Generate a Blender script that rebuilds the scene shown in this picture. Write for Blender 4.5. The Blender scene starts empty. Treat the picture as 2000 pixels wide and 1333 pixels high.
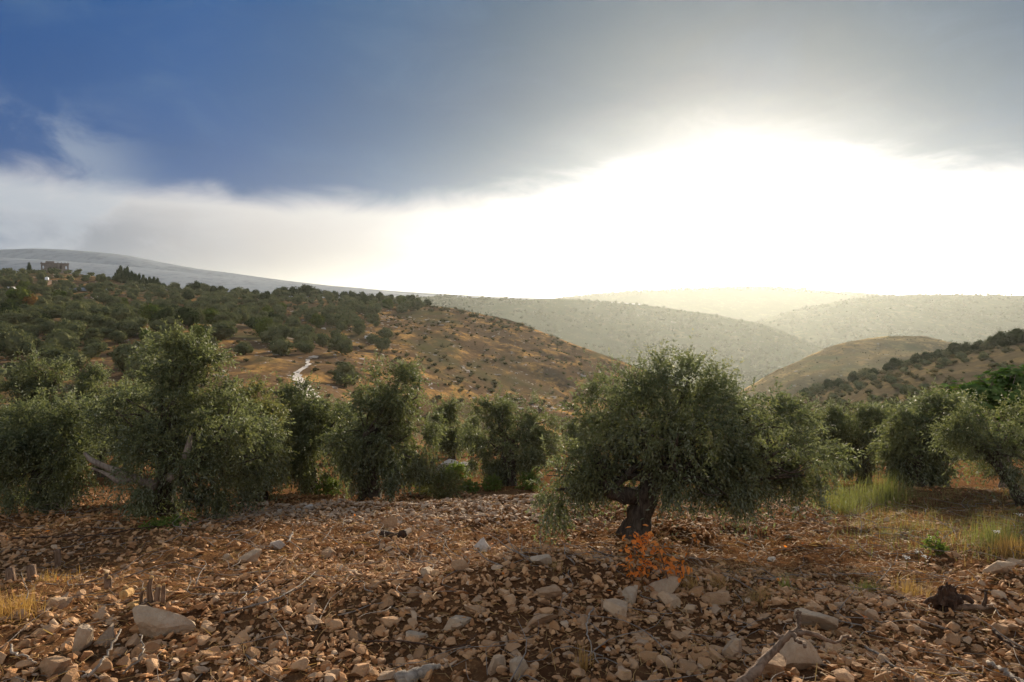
import bpy, bmesh, math, random
import numpy as np
from mathutils import Vector
from mathutils.bvhtree import BVHTree

rng = np.random.default_rng(7)
random.seed(7)
SC = bpy.context.scene
COL = SC.collection
R = math.radians

# ------------------------------------------------------------------ camera
FPX = 1333.3            # focal length in photo pixels (24 mm on 36 mm)
PITCH = R(3.3)
cam = bpy.data.cameras.new('camera')
cam.lens = 24; cam.sensor_width = 36; cam.clip_start = 0.1; cam.clip_end = 40000
cam_ob = bpy.data.objects.new('camera', cam)
COL.objects.link(cam_ob)
cam_ob.location = (0, 0, 0)
cam_ob.rotation_euler = (math.pi/2 - PITCH, 0, 0)
SC.camera = cam_ob

# ------------------------------------------------------------------ sky, sun, exposure
SUN_AZ, SUN_EL = 17.5, 13.0
SUN = Vector((math.sin(R(SUN_AZ))*math.cos(R(SUN_EL)), math.cos(R(SUN_AZ))*math.cos(R(SUN_EL)), math.sin(R(SUN_EL))))
SC.view_settings.view_transform = 'Standard'
SC.view_settings.look = 'None'
SC.view_settings.exposure = 1.36
SC.view_settings.gamma = 1.0
SC.view_settings.use_curve_mapping = False
SC.cycles.use_denoising = True
SC.cycles.volume_bounces = 1
SC.cycles.max_bounces = 6
SC.cycles.transparent_max_bounces = 8
SC.cycles.sample_clamp_indirect = 4.0

class NB:
    """small node-building helper"""
    def __init__(self, nt): self.nt = nt
    def n(self, t, **kw):
        nd = self.nt.nodes.new(t)
        for k, v in kw.items(): setattr(nd, k, v)
        return nd
    def put(self, sock, v):
        if v is None: return
        if hasattr(v, 'is_output') or isinstance(v, bpy.types.NodeSocket): self.nt.links.new(v, sock)
        else:
            if sock.type == 'RGBA' and len(v) == 3: v = (*v, 1)
            sock.default_value = v
    def m(self, op, a, b=None, c=None, clamp=False):
        nd = self.n('ShaderNodeMath', operation=op); nd.use_clamp = clamp
        for i, v in enumerate((a, b, c)): self.put(nd.inputs[i], v)
        return nd.outputs[0]
    def v(self, op, a, b=None):
        nd = self.n('ShaderNodeVectorMath', operation=op)
        self.put(nd.inputs[0], a); self.put(nd.inputs[1], b)
        return nd.outputs['Value'] if op in ('DOT_PRODUCT', 'LENGTH') else nd.outputs[0]
    def mix(self, f, a, b, blend='MIX'):
        nd = self.n('ShaderNodeMix', data_type='RGBA', blend_type=blend)
        self.put(nd.inputs[0], f); self.put(nd.inputs[6], a); self.put(nd.inputs[7], b)
        return nd.outputs[2]
    def ss(self, x, lo, hi):
        nd = self.n('ShaderNodeMapRange', interpolation_type='SMOOTHSTEP')
        self.put(nd.inputs[0], x); self.put(nd.inputs[1], lo); self.put(nd.inputs[2], hi)
        return nd.outputs[0]
    def ramp(self, f, stops, interp='LINEAR'):
        nd = self.n('ShaderNodeValToRGB'); cr = nd.color_ramp; cr.interpolation = interp
        while len(cr.elements) < len(stops): cr.elements.new(0.5)
        for e, (p, c) in zip(cr.elements, stops):
            e.position = p; e.color = (*c, 1) if len(c) == 3 else c
        self.put(nd.inputs[0], f); return nd.outputs[0]
    def noise(self, vec, scale, detail=4, rough=0.55, dist=0.0):
        nd = self.n('ShaderNodeTexNoise'); self.put(nd.inputs['Vector'], vec)
        nd.inputs['Scale'].default_value = scale; nd.inputs['Detail'].default_value = detail
        nd.inputs['Roughness'].default_value = rough; nd.inputs['Distortion'].default_value = dist
        return nd.outputs[0]

world = bpy.data.worlds.new('World'); SC.world = world; world.use_nodes = True
wt = world.node_tree; wt.nodes.clear(); W = NB(wt)
tc = W.n('ShaderNodeTexCoord').outputs['Generated']
D = W.v('NORMALIZE', tc)
sep = W.n('ShaderNodeSeparateXYZ'); W.put(sep.inputs[0], D)
dx, dy, dz = sep.outputs
az = W.m('MULTIPLY', W.m('ARCTAN2', dx, dy), 57.2958)
el = W.m('MULTIPLY', W.m('ARCSINE', dz), 57.2958)
theta = W.m('MULTIPLY', W.m('ARCCOSINE', W.m('MINIMUM', W.v('DOT_PRODUCT', D, tuple(SUN)), 0.99999)), 57.2958)
cmb = W.n('ShaderNodeCombineXYZ')
W.put(cmb.inputs[0], dx); W.put(cmb.inputs[1], dy); W.put(cmb.inputs[2], W.m('MULTIPLY', dz, 2.6))
stretched = cmb.outputs[0]
nA = W.m('SUBTRACT', W.noise(stretched, 2.3, 5, 0.5, 0.3), 0.5)
nB = W.m('SUBTRACT', W.noise(stretched, 6.0, 6, 0.55, 0.6), 0.5)
# lower rim of the dark cloud deck, lifted where the sun pushes through
bump = W.m('MULTIPLY', W.m('EXPONENT', W.m('MULTIPLY', W.m('POWER', W.m('DIVIDE', W.m('SUBTRACT', az, 16.0), 15.0), 2.0), -1.0)), 2.2)
edge = W.m('ADD', 9.0, bump)
elx = W.m('ADD', el, W.m('ADD', W.m('MULTIPLY', nA, 3.4), W.m('MULTIPLY', nB, 4.6)))
over = W.m('SUBTRACT', elx, edge)
soft = W.m('ADD', 1.0, W.m('MULTIPLY', W.m('EXPONENT', W.m('DIVIDE', theta, -20.0)), 1.6))
deck = W.ss(W.m('DIVIDE', over, soft), -1.7, .45)
th = W.m('DIVIDE', W.m('ADD', theta, W.m('MULTIPLY', nA, 14.0)), 180.0)
deck_col = W.ramp(th, [(0.0, (.036, .050, .070)), (6/180, (.026, .045, .070)), (12/180, (.013, .038, .070)), (19/180, (.004, .032, .072)),
                       (27/180, (0.0016, 0.0352, 0.0945)), (40/180, (0.0000, 0.0334, 0.1152)), (52/180, (0.0000, 0.0282, 0.1035)), (75/180, (.09, .13, .185)), (105/180, (.30, .305, .315)), (1.0, (.37, .368, .365))])
deck_col = W.mix(W.m('MULTIPLY', W.ss(nB, -0.06, 0.26), 0.30), deck_col, (.045, .082, .14))
deck_col = W.mix(W.m('MULTIPLY', W.ss(nA, -.02, 0.30), 0.45), deck_col, (.003, .022, .06))
rim = W.m('MULTIPLY', W.m('EXPONENT', W.m('DIVIDE', W.m('MAXIMUM', over, 0.0), -3.6)), W.m('EXPONENT', W.m('DIVIDE', theta, -12.0)))
deck_col = W.mix(1.0, deck_col, W.mix(rim, (0, 0, 0), (.36, .348, .335)), 'ADD')
# the glow spreads sideways under the deck
thL = W.m('ADD', W.m('SQRT', W.m('ADD', W.m('POWER', W.m('MULTIPLY', W.m('SUBTRACT', az, 19.5), .62), 2.0), W.m('POWER', W.m('MULTIPLY', W.m('SUBTRACT', el, 8.0), .85), 2.0))), W.m('MULTIPLY', nB, 5.0))
low_col = W.ramp(W.m('DIVIDE', W.m('MAXIMUM', thL, 0.0), 120.0), [(0.0, (5.0, 4.7, 4.3)), (6/120, (3.0, 2.85, 2.6)), (10/120, (.85, .83, .81)), (13.5/120, (.42, .405, .395)), (19/120, (.275, .264, .262)),
                       (25/120, (.20, .192, .197)), (31/120, (.10, .112, .14)), (36/120, (.08, .105, .155)), (50/120, (.10, .13, .18)), (72/120, (.30, .305, .315)), (1.0, (.37, .368, .365))])
# paler billows where the low band is not drowned by the glow
cmb2 = W.n('ShaderNodeCombineXYZ'); W.put(cmb2.inputs[0], dx); W.put(cmb2.inputs[1], dy); W.put(cmb2.inputs[2], W.m('MULTIPLY', dz, 1.5))
puff = W.noise(W.v('ADD', cmb2.outputs[0], (3.1, 1.7, 0.4)), 7.5, 10, 0.58, 0.35)
pm = W.m('MULTIPLY', W.ss(puff, 0.40, 0.58), W.m('MULTIPLY', W.ss(theta, 36.0, 47.0), W.ss(el, 0.5, 4.0)))
low_col = W.mix(W.m('MULTIPLY', pm, 0.6), low_col, (.20, .208, .23))
nish = W.n('ShaderNodeTexSky', sky_type='NISHITA'); nish.sun_disc = False
nish.sun_elevation = R(SUN_EL); nish.sun_rotation = R(SUN_AZ)
clear = W.mix(1.0, nish.outputs[0], (.022, .022, .022), 'MULTIPLY')
low_col = W.mix(W.m('MULTIPLY', W.ss(over, -5.0, 0.3), .80), low_col, (.33, .322, .315))
clouds = W.mix(deck, low_col, deck_col)
pm2 = W.m('MULTIPLY', W.m('MULTIPLY', W.ss(puff, 0.44, 0.60), W.ss(theta, 42.0, 50.0)), W.ss(el, 15.5, 9.5))
clouds = W.mix(W.m('MULTIPLY', pm2, 0.6), clouds, (.155, .18, .215))
allsky = W.mix(0.94, clear, clouds)
bg = W.n('ShaderNodeBackground'); W.put(bg.inputs[0], allsky); bg.inputs[1].default_value = 1.0
wo = W.n('ShaderNodeOutputWorld'); wt.links.new(bg.outputs[0], wo.inputs[0])

sun = bpy.data.lights.new('sun', 'SUN'); sun.energy = 4.0; sun.angle = R(4.0); sun.color = (1.0, .86, .66)
sun_ob = bpy.data.objects.new('sun', sun); COL.objects.link(sun_ob)
sun_ob.rotation_euler = SUN.to_track_quat('Z', 'Y').to_euler()
sun_ob.location = SUN*50

HAZE_DENSITY = 0.66e-4

# ------------------------------------------------------------------ helpers
CP, SP = math.cos(PITCH), math.sin(PITCH)
def P(px, py, d):
    """world point on the sight line of a photo pixel at depth y = d"""
    u = (np.asarray(px, float)-1000)/FPX; w = (666.5-np.asarray(py, float))/FPX
    y = CP + w*SP; z = -SP + w*CP
    k = np.asarray(d, float)/y
    return np.stack([u*k, y*k, z*k], -1)
def proj(p):
    p = np.asarray(p, float)
    f = p[..., 1]*CP - p[..., 2]*SP; w = p[..., 1]*SP + p[..., 2]*CP
    return 1000+FPX*p[..., 0]/f, 666.5-FPX*w/f

def _hash(ix, iy, iz, s):
    n = (ix.astype(np.int64)*374761393 + iy.astype(np.int64)*668265263 + iz.astype(np.int64)*1274126177 + s*974711) & 0xffffffff
    n = ((n ^ (n >> 13))*1274126177) & 0xffffffff
    n = ((n ^ (n >> 16))*2246822519) & 0xffffffff
    return ((n ^ (n >> 15)) & 0xffffff)/float(0xffffff)
def vnoise(p, s=0):
    i = np.floor(p); f = p-i; i = i.astype(np.int64); f = f*f*(3-2*f)
    r = 0
    for a in (0, 1):
        for b in (0, 1):
            for c in (0, 1):
                w = (f[..., 0] if a else 1-f[..., 0])*(f[..., 1] if b else 1-f[..., 1])*(f[..., 2] if c else 1-f[..., 2])
                r = r + w*_hash(i[..., 0]+a, i[..., 1]+b, i[..., 2]+c, s)
    return r*2-1
def fbm(p, oct=4, s=0, gain=.5):
    r = 0; a = 1
    for k in range(oct):
        r = r + a*vnoise(p*(2.03**k), s+k*17); a *= gain
    return r
def xy3(x, y, sc): return np.stack([np.asarray(x)*sc, np.asarray(y)*sc, np.zeros_like(np.asarray(x, float))], -1)

def mesh_from(name, v, f, mat, smooth=False):
    v = np.ascontiguousarray(v, np.float32); f = np.ascontiguousarray(f, np.int32)
    me = bpy.data.meshes.new(name)
    me.vertices.add(len(v)); me.vertices.foreach_set('co', v.ravel())
    k = f.shape[1]
    me.loops.add(f.size); me.loops.foreach_set('vertex_index', f.ravel())
    me.polygons.add(len(f)); me.polygons.foreach_set('loop_start', np.arange(0, f.size, k, dtype=np.int32))
    me.polygons.foreach_set('loop_total', np.full(len(f), k, np.int32))
    me.polygons.foreach_set('use_smooth', np.full(len(f), smooth, bool))
    me.update(calc_edges=True); me.validate()
    if mat: me.materials.append(mat)
    return me
def add(name, me, parent=None, loc=(0, 0, 0), rz=0.0, sc=1.0, label=None, cat=None, group=None, kind=None):
    o = bpy.data.objects.new(name, me); COL.objects.link(o)
    o.location = loc; o.rotation_euler = (0, 0, rz)
    o.scale = (sc, sc, sc) if not hasattr(sc, '__len__') else sc
    if parent: o.parent = parent
    if label: o['label'] = label
    if cat: o['category'] = cat
    if group: o['group'] = group
    if kind: o['kind'] = kind
    return o
def copy_tree(o, loc, rz, sc, label, group=None):
    c = o.copy(); COL.objects.link(c); c.location = loc; c.rotation_euler = (0, 0, rz)
    c.scale = (sc, sc, sc) if not hasattr(sc, '__len__') else sc
    c['label'] = label
    if group: c['group'] = group
    elif 'group' in c: del c['group']
    for ch in o.children:
        d = ch.copy(); COL.objects.link(d); d.parent = c
    return c
def norm(a): return a/np.maximum(np.linalg.norm(a, axis=-1, keepdims=True), 1e-9)

def tube(pts, rad, n=8, rough=0.0, seed=0, flute=0.0):
    """tapered tube along a polyline -> verts, quads (caps closed with degenerate fans as quads)"""
    pts = np.asarray(pts, float); rad = np.asarray(rad, float); k = len(pts)
    t = np.gradient(pts, axis=0); t = norm(t)
    ref = np.array([0, 0, 1.0]) if abs(t[0][2]) < .9 else np.array([1.0, 0, 0])
    u = norm(np.cross(t[0], ref)); V = []
    for i in range(k):
        u = norm(u - t[i]*np.dot(u, t[i])); w = np.cross(t[i], u)
        a = np.linspace(0, 2*np.pi, n, endpoint=False)
        r = rad[i]*np.ones(n)
        if flute: r = r*(1+flute*np.sin(a*3+seed+i*.15)+flute*.6*np.sin(a*5+seed*2-i*.2))
        ring = pts[i]+(np.cos(a)*r)[:, None]*u+(np.sin(a)*r)[:, None]*w
        if rough: ring = ring + (ring-pts[i])*(rough*vnoise(ring*9.0+seed*3.1, seed))[:, None]
        V.append(ring)
    V = np.concatenate(V); F = []
    for i in range(k-1):
        for j in range(n):
            F.append((i*n+j, i*n+(j+1) % n, (i+1)*n+(j+1) % n, (i+1)*n+j))
    b = len(V); V = np.concatenate([V, pts[:1], pts[-1:]+t[-1:]*rad[-1]*.3])
    for j in range(0, n, 2):
        F.append((b, (j+2) % n, (j+1) % n, j)); m = (k-1)*n
        F.append((b+1, m+j, m+(j+1) % n, m+(j+2) % n))
    return V, np.array(F)
def smooth_path(ctrl, n=10):
    ctrl = np.asarray(ctrl, float); s = np.linspace(0, 1, len(ctrl))
    return pchip(s, ctrl, np.linspace(0, 1, n))
def pchip(x, y, xq):
    x = np.asarray(x, float); y = np.asarray(y, float); xq = np.asarray(xq, float)
    sh = y.shape[1:]; y2 = y.reshape(len(x), -1); h = np.diff(x); dl = np.diff(y2, axis=0)/h[:, None]
    m = np.zeros_like(y2); m[0] = dl[0]; m[-1] = dl[-1]
    if len(x) > 2: m[1:-1] = np.where(dl[:-1]*dl[1:] > 0, (dl[:-1]*h[1:, None]+dl[1:]*h[:-1, None])/(h[:-1]+h[1:])[:, None], 0)
    i = np.clip(np.searchsorted(x, xq)-1, 0, len(x)-2); t = ((xq-x[i])/h[i])[:, None]; hh = h[i][:, None]
    r = (2*t**3-3*t**2+1)*y2[i]+(t**3-2*t**2+t)*hh*m[i]+(-2*t**3+3*t**2)*y2[i+1]+(t**3-t**2)*hh*m[i+1]
    return r.reshape(len(xq), *sh)
def joinm(parts):
    V = []; F = []; o = 0
    for v, f in parts: V.append(v); F.append(f+o); o += len(v)
    return np.concatenate(V), np.concatenate(F)

# ------------------------------------------------------------------ materials
def new_mat(name):
    m = bpy.data.materials.new(name); m.use_nodes = True
    nt = m.node_tree; nt.nodes.clear(); b = NB(nt)
    bs = b.n('ShaderNodeBsdfPrincipled'); out = b.n('ShaderNodeOutputMaterial'); nt.links.new(bs.outputs[0], out.inputs[0])
    return m, b, bs, out
def bump_to(b, bs, h, strength=.5, dist=.02):
    nd = b.n('ShaderNodeBump'); nd.inputs['Strength'].default_value = strength; nd.inputs['Distance'].default_value = dist
    b.put(nd.inputs['Height'], h); b.put(bs.inputs['Normal'], nd.outputs[0])

def leaf_mat(name, top, under, var, trans=.25, rough=.5, spec=.06):
    m, b, bs, out = new_mat(name)
    geo = b.n('ShaderNodeNewGeometry')
    rnd = geo.outputs['Random Per Island']
    c = b.mix(geo.outputs['Backfacing'], top, under)
    c = b.mix(b.m('MULTIPLY', b.ss(rnd, .55, 1.0), .8), c, var)
    pos = geo.outputs['Position']
    c = b.mix(b.m('MULTIPLY', b.ss(b.noise(pos, 1.7, 2), .35, .7), .35), c, (top[0]*1.9, top[1]*1.6, top[2]*1.1))
    b.put(bs.inputs['Base Color'], c); bs.inputs['Roughness'].default_value = rough
    bs.inputs['Specular IOR Level'].default_value = spec
    tr = b.n('ShaderNodeBsdfTranslucent'); b.put(tr.inputs[0], b.mix(1.0, c, (1.25, 1.35, .8), 'MULTIPLY'))
    ms = b.n('ShaderNodeMixShader'); ms.inputs[0].default_value = trans
    b.nt.links.new(bs.outputs[0], ms.inputs[1]); b.nt.links.new(tr.outputs[0], ms.inputs[2]); b.nt.links.new(ms.outputs[0], out.inputs[0])
    return m
M_OLIVE = leaf_mat('olive_leaf', (.090, .105, .056), (.185, .20, .145), (.19, .185, .09), .30, .55)
M_OLIVE_DRY = leaf_mat('olive_leaf_yellowing', (.105, .112, .048), (.19, .195, .12), (.23, .195, .08), .32, .55)
M_FIG = leaf_mat('fig_leaf', (.045, .095, .022), (.085, .13, .05), (.10, .12, .03), .3, .8, 0.)
M_WEED = leaf_mat('weed_leaf', (.10, .15, .035), (.13, .17, .06), (.20, .19, .06), .35, .5)
M_GRASS = leaf_mat('green_grass', (.135, .145, .05), (.15, .16, .065), (.24, .21, .085), .35, .6)
M_STRAW = leaf_mat('dry_grass', (.36, .22, .09), (.38, .25, .11), (.22, .12, .05), .3, .6)
M_ORANGE = leaf_mat('dead_orange_leaf', (.66, .20, .035), (.70, .26, .07), (.34, .11, .03), .4, .6)
M_FARLEAF = leaf_mat('hillside_olive_leaf', (.085, .096, .052), (.12, .13, .075), (.17, .165, .085), .12, 1.0, 0.)
M_FARDARK = leaf_mat('dark_tree_leaf', (.030, .042, .018), (.04, .055, .025), (.055, .065, .025), .1, 1.0, 0.)
M_FARGREEN = leaf_mat('green_tree_leaf', (.06, .085, .02), (.08, .10, .035), (.11, .11, .03), .12, 1.0, 0.)
M_FARRUST = leaf_mat('rusty_tree_leaf', (.15, .085, .03), (.17, .10, .04), (.22, .11, .03), .12, 1.0, 0.)
M_SCRUB = leaf_mat('scrub_leaf', (.085, .08, .042), (.10, .10, .06), (.15, .115, .05), .08, 1.0, 0.)

def stone_mat(name, ca, cb, cc, per_obj):
    m, b, bs, out = new_mat(name)
    geo = b.n('ShaderNodeNewGeometry'); tco = b.n('ShaderNodeTexCoord')
    rnd = b.n('ShaderNodeObjectInfo').outputs['Random'] if per_obj else geo.outputs['Random Per Island']
    pos = geo.outputs['Position']
    c = b.ramp(rnd, [(0, ca), (.34, cb), (.62, cc), (.8, tuple(x*.7 for x in ca)), (1, (.46, .33, .22))])
    n1 = b.noise(pos, 16, 6, .65); n2 = b.noise(pos, 60, 4, .6); n3 = b.noise(pos, 5, 3, .6)
    c = b.mix(b.m('MULTIPLY', b.ss(n1, .42, .7), .55), c, tuple(x*.55 for x in cb))
    c = b.mix(b.m('MULTIPLY', b.ss(n3, .5, .72), .5), c, (.33, .19, .10))
    c = b.mix(b.m('MULTIPLY', b.ss(n2, .6, .75), .4), c, (.5, .41, .31))
    b.put(bs.inputs['Base Color'], c); bs.inputs['Roughness'].default_value = .88; bs.inputs['Specular IOR Level'].default_value = .1
    bump_to(b, bs, b.m('ADD', n1, b.m('MULTIPLY', n2, .5)), .7, .02)
    return m
M_STONE = stone_mat('limestone_rubble', (.43, .215, .092), (.52, .30, .15), (.28, .125, .05), False)
M_STONE_OB = stone_mat('limestone_loose', (.43, .24, .12), (.50, .315, .18), (.35, .19, .09), True)
def boulder_mat(name, c0, c1, lich):
    m, b, bs, out = new_mat(name)
    pos = b.n('ShaderNodeTexCoord').outputs['Object']
    n1 = b.noise(pos, 9, 8, .65, .4); n2 = b.noise(pos, 45, 5, .7); n3 = b.noise(pos, 3.1, 4, .6)
    c = b.mix(b.ss(n1, .35, .68), c0, c1)
    c = b.mix(b.m('MULTIPLY', b.ss(n3, .48, .66), .6), c, lich)
    c = b.mix(b.m('MULTIPLY', b.ss(n2, .58, .74), .5), c, tuple(x*.45 for x in c0))
    b.put(bs.inputs['Base Color'], c); bs.inputs['Roughness'].default_value = .9; bs.inputs['Specular IOR Level'].default_value = .1
    bump_to(b, bs, b.m('ADD', n1, b.m('MULTIPLY', n2, .6)), .8, .025)
    return m
M_B_TAN = boulder_mat('boulder_tan', (.40, .27, .165), (.48, .345, .23), (.30, .17, .09))
M_B_GREY = boulder_mat('boulder_grey', (.36, .265, .18), (.45, .35, .25), (.29, .18, .10))
M_B_BROWN = boulder_mat('boulder_brown', (.33, .20, .11), (.42, .275, .165), (.24, .13, .07))
M_STONE_PALE = stone_mat('pale_limestone_rubble', (.42, .29, .19), (.50, .38, .275), (.34, .21, .12), False)
M_B_PALE = boulder_mat('boulder_pale', (.46, .39, .32), (.56, .49, .42), (.36, .27, .19))

def soil_mat():
    m, b, bs, out = new_mat('stony_soil')
    pos = b.n('ShaderNodeNewGeometry').outputs['Position']
    n0 = b.noise(pos, .55, 4, .6); n1 = b.noise(pos, 4, 6, .65); n2 = b.noise(pos, 28, 6, .7); n3 = b.noise(pos, 110, 3, .7)
    c = b.mix(b.ss(n1, .35, .65), (.095, .044, .021), (.17, .083, .038))
    c = b.mix(b.m('MULTIPLY', b.ss(n0, .45, .65), .55), c, (.17, .088, .04))
    c = b.mix(b.m('MULTIPLY', b.ss(n2, .52, .68), .7), c, (.30, .165, .075))
    c = b.mix(b.m('MULTIPLY', b.ss(n3, .58, .7), .5), c, (.06, .033, .02))
    b.put(bs.inputs['Base Color'], c); bs.inputs['Roughness'].default_value = 1.0; bs.inputs['Specular IOR Level'].default_value = 0.0
    bump_to(b, bs, b.m('ADD', b.m('MULTIPLY', n2, 1.0), b.m('MULTIPLY', n3, .5)), 1.0, .03)
    return m
M_SOIL = soil_mat()
def hill_mat(name, soil, dry, green, rock_amt, sc=1.0, dry_lo=.44, green_lo=.55):
    m, b, bs, out = new_mat(name)
    pos = b.n('ShaderNodeNewGeometry').outputs['Position']
    sv = b.n('ShaderNodeVectorMath', operation='MULTIPLY'); b.put(sv.inputs[0], pos); sv.inputs[1].default_value = (1, .6, 1.6); sp = sv.outputs[0]
    n0 = b.noise(sp, .035*sc, 5, .6, .3); n1 = b.noise(sp, .16*sc, 6, .65); n2 = b.noise(sp, .9*sc, 5, .65); n3 = b.noise(sp, .30*sc, 7, .7, .6)
    c = b.mix(b.ss(n1, dry_lo, dry_lo+.18), soil, dry)
    c = b.mix(b.m('MULTIPLY', b.ss(n2, .45, .65), .5), c, tuple(x*.55 for x in soil))
    c = b.mix(b.m('MULTIPLY', b.ss(n0, green_lo, green_lo+.16), .85), c, green)
    if rock_amt: c = b.mix(b.m('MULTIPLY', b.m('MULTIPLY', b.ss(n3, .60, .66), b.ss(n2, .42, .55)), rock_amt), c, (.46, .42, .40))
    b.put(bs.inputs['Base Color'], c); bs.inputs['Roughness'].default_value = 1.0; bs.inputs['Specular IOR Level'].default_value = 0.0
    bump_to(b, bs, b.m('ADD', n2, n1), .6, .14/sc)
    return m
M_HILL = hill_mat('dry_hillside', (.130, .085, .050), (.42, .24, .085), (.095, .088, .044), .8, 1.0, .475, .50)
M_HILL_E = hill_mat('dry_spur', (.17, .13, .065), (.32, .22, .095), (.12, .12, .058), .5, .7, .47, .50)
M_HILL_F = hill_mat('brown_slope', (.11, .085, .052), (.17, .125, .062), (.085, .088, .042), .2)
M_WOODHILL = hill_mat('wooded_ridge', (.046, .060, .022), (.088, .09, .036), (.032, .048, .018), .2, .30, .50, .48)
M_MOUNT = hill_mat('far_mountain_haze_tint', (.25, .275, .31), (.28, .30, .33), (.21, .24, .275), 0, .05)  # pale blue-grey: distance haze painted into the mountains' base colour

def bark_mat(name, a, c2):
    m, b, bs, out = new_mat(name)
    tco = b.n('ShaderNodeTexCoord').outputs['Object']
    sv = b.n('ShaderNodeVectorMath', operation='MULTIPLY'); b.put(sv.inputs[0], tco); sv.inputs[1].default_value = (1, 1, .3)
    n1 = b.noise(sv.outputs[0], 22, 6, .65, .6); n2 = b.noise(tco, 6, 3)
    c = b.mix(b.ss(n1, .38, .62), a, c2); c = b.mix(b.m('MULTIPLY', b.ss(n2, .5, .7), .4), c, tuple(x*1.5 for x in c2))
    b.put(bs.inputs['Base Color'], c); bs.inputs['Roughness'].default_value = .92; bs.inputs['Specular IOR Level'].default_value = .2
    bump_to(b, bs, n1, 1.0, .03)
    return m
M_BARK = bark_mat('olive_bark', (.045, .034, .026), (.11, .088, .068))
M_TWIG = bark_mat('grey_twig', (.16, .125, .10), (.27, .225, .185))
M_DEADWOOD = bark_mat('dead_wood', (.12, .07, .042), (.25, .165, .11))
M_DEADLEAF = leaf_mat('dead_brown_leaf', (.26, .11, .035), (.30, .15, .06), (.15, .07, .03), .2, .7)
M_DARKWOOD = bark_mat('dark_wood', (.035, .02, .014), (.085, .05, .032))
M_GREYWOOD = bark_mat('weathered_wood', (.21, .165, .125), (.36, .30, .24))
M_CUTWOOD = bark_mat('cut_wood', (.42, .24, .09), (.55, .34, .14))
def plain(name, c, rough=.8, var=.25, sc=3.0):
    m, b, bs, out = new_mat(name)
    n = b.noise(b.n('ShaderNodeNewGeometry').outputs['Position'], sc, 5, .65)
    b.put(bs.inputs['Base Color'], b.mix(b.ss(n, .35, .7), c, tuple(x*(1-var) for x in c))); bs.inputs['Roughness'].default_value = rough
    return m
M_CONC = plain('raw_concrete', (.25, .21, .185), .9, .35, .8)
M_HUT = plain('brown_blockwork', (.20, .11, .065), .9, .3, 1.0)
M_WHITE = plain('white_paint', (.75, .75, .76), .5, .12, 1.0)
M_NET = plain('grey_blue_netting', (.20, .22, .24), .8, .2, .6)
M_PATH = plain('chalky_track', (.42, .375, .34), .95, .5, 2.3)
M_FLOWER = plain('white_umbel', (.78, .74, .66), .7, .1)
M_GLASSG = plain('green_plastic', (.10, .38, .22), .3, .1)

# ------------------------------------------------------------------ near ground
KY = [-4000, -60, -15, 0, 4, 9, 12.2, 13.2, 18, 24, 34, 48, 65, 120, 300, 520, 1000, 1600, 20000]
KZ = [10, 4.5, .9, -1.70, -2.32, -3.10, -3.60, -4.05, -4.75, -5.7, -7.6, -10.5, -14.5, -31, -64, -95, -190, -270, -270]
def ground_z(x, y, fine=True):
    x = np.asarray(x, float); y = np.asarray(y, float)
    jog = .5*vnoise(xy3(x, y*0+3, .35), 5)
    z = np.interp(y+jog*np.exp(-((y-12.5)/3)**2), KY, KZ)
    fade = np.exp(-(np.maximum(0, np.hypot(x, y-8)-9)/14)**2)
    z = z + fade*(.10*vnoise(xy3(x, y, .55), 1)+.07*vnoise(xy3(x, y, 1.3), 2))
    z = z + .26*np.exp(-((y-5.9)/.8)**2)*np.exp(-((x-1.0)/2.6)**2) - .10*np.exp(-((y-7.7)/1.0)**2)*np.exp(-((x-2.5)/2.5)**2)
    z = z + np.clip(x-3.2, 0, 6)*.05*np.exp(-(y/13)**4) + np.clip(-x-2.2, 0, 5)*.03*np.exp(-((y-4.6)/1.6)**2)
    if fine:
        z = z + fade*(.030*fbm(xy3(x, y, 4.0), 3, 9)+.012*vnoise(xy3(x, y, 16.), 21))
    return z
_DS = np.concatenate([np.linspace(2, 20, 220), np.linspace(20.3, 60, 80)])
def ground_many(px, py):
    """where the sight lines of photo pixels meet the near ground"""
    px = np.atleast_1d(np.asarray(px, float)); py = np.atleast_1d(np.asarray(py, float)); ds = _DS[None]*np.ones((len(px), 1)); hi = None
    for it in range(2):
        p = P(px[:, None], py[:, None], ds); below = p[..., 2] < ground_z(p[..., 0], p[..., 1], False)
        k = np.maximum(np.where(below.any(1), below.argmax(1), ds.shape[1]-1), 1); i = np.arange(len(px))
        lo, hi = ds[i, k-1], ds[i, k]; ds = lo[:, None]+(hi-lo)[:, None]*np.linspace(0, 1, 40)[None]
    p = P(px, py, hi); p[:, 2] = ground_z(p[:, 0], p[:, 1]); return p
def ground_at(px, py): return ground_many(px, py)[0]
def graded(lo, hi, step, far, g=1.13):
    a = list(np.arange(lo, hi, step)); s = step; up = hi
    out = []
    while up < far: out.append(up); s *= g; up += s
    out.append(far); s = step; dn = lo; pre = []
    while dn > -far+0: s *= g; dn -= s; pre.append(dn)
    return np.array(pre[::-1]+a+out)
gx = graded(-7.5, 7.5, .064, 12000, 1.12)
y1 = [3.0]; s = .042
while y1[-1] < 12000:
    s = s*1.004 if y1[-1] < 13.5 else s*1.07
    y1.append(y1[-1]+s)
gy = np.array([-3000, -1000, -300, -100, -40, -15, -7, -4, -2, -1, 0, .8, 1.5, 2.0, 2.4, 2.7]+y1)
GX, GY = np.meshgrid(gx, gy)
GZ = ground_z(GX, GY)
def grid_faces(r, c):
    i = np.arange(r*c).reshape(r, c)
    return np.stack([i[:-1, :-1].ravel(), i[:-1, 1:].ravel(), i[1:, 1:].ravel(), i[1:, :-1].ravel()], -1)
add('ground', mesh_from('ground', np.stack([GX, GY, GZ], -1).reshape(-1, 3), grid_faces(*GX.shape), M_SOIL, True), kind='structure')

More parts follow.
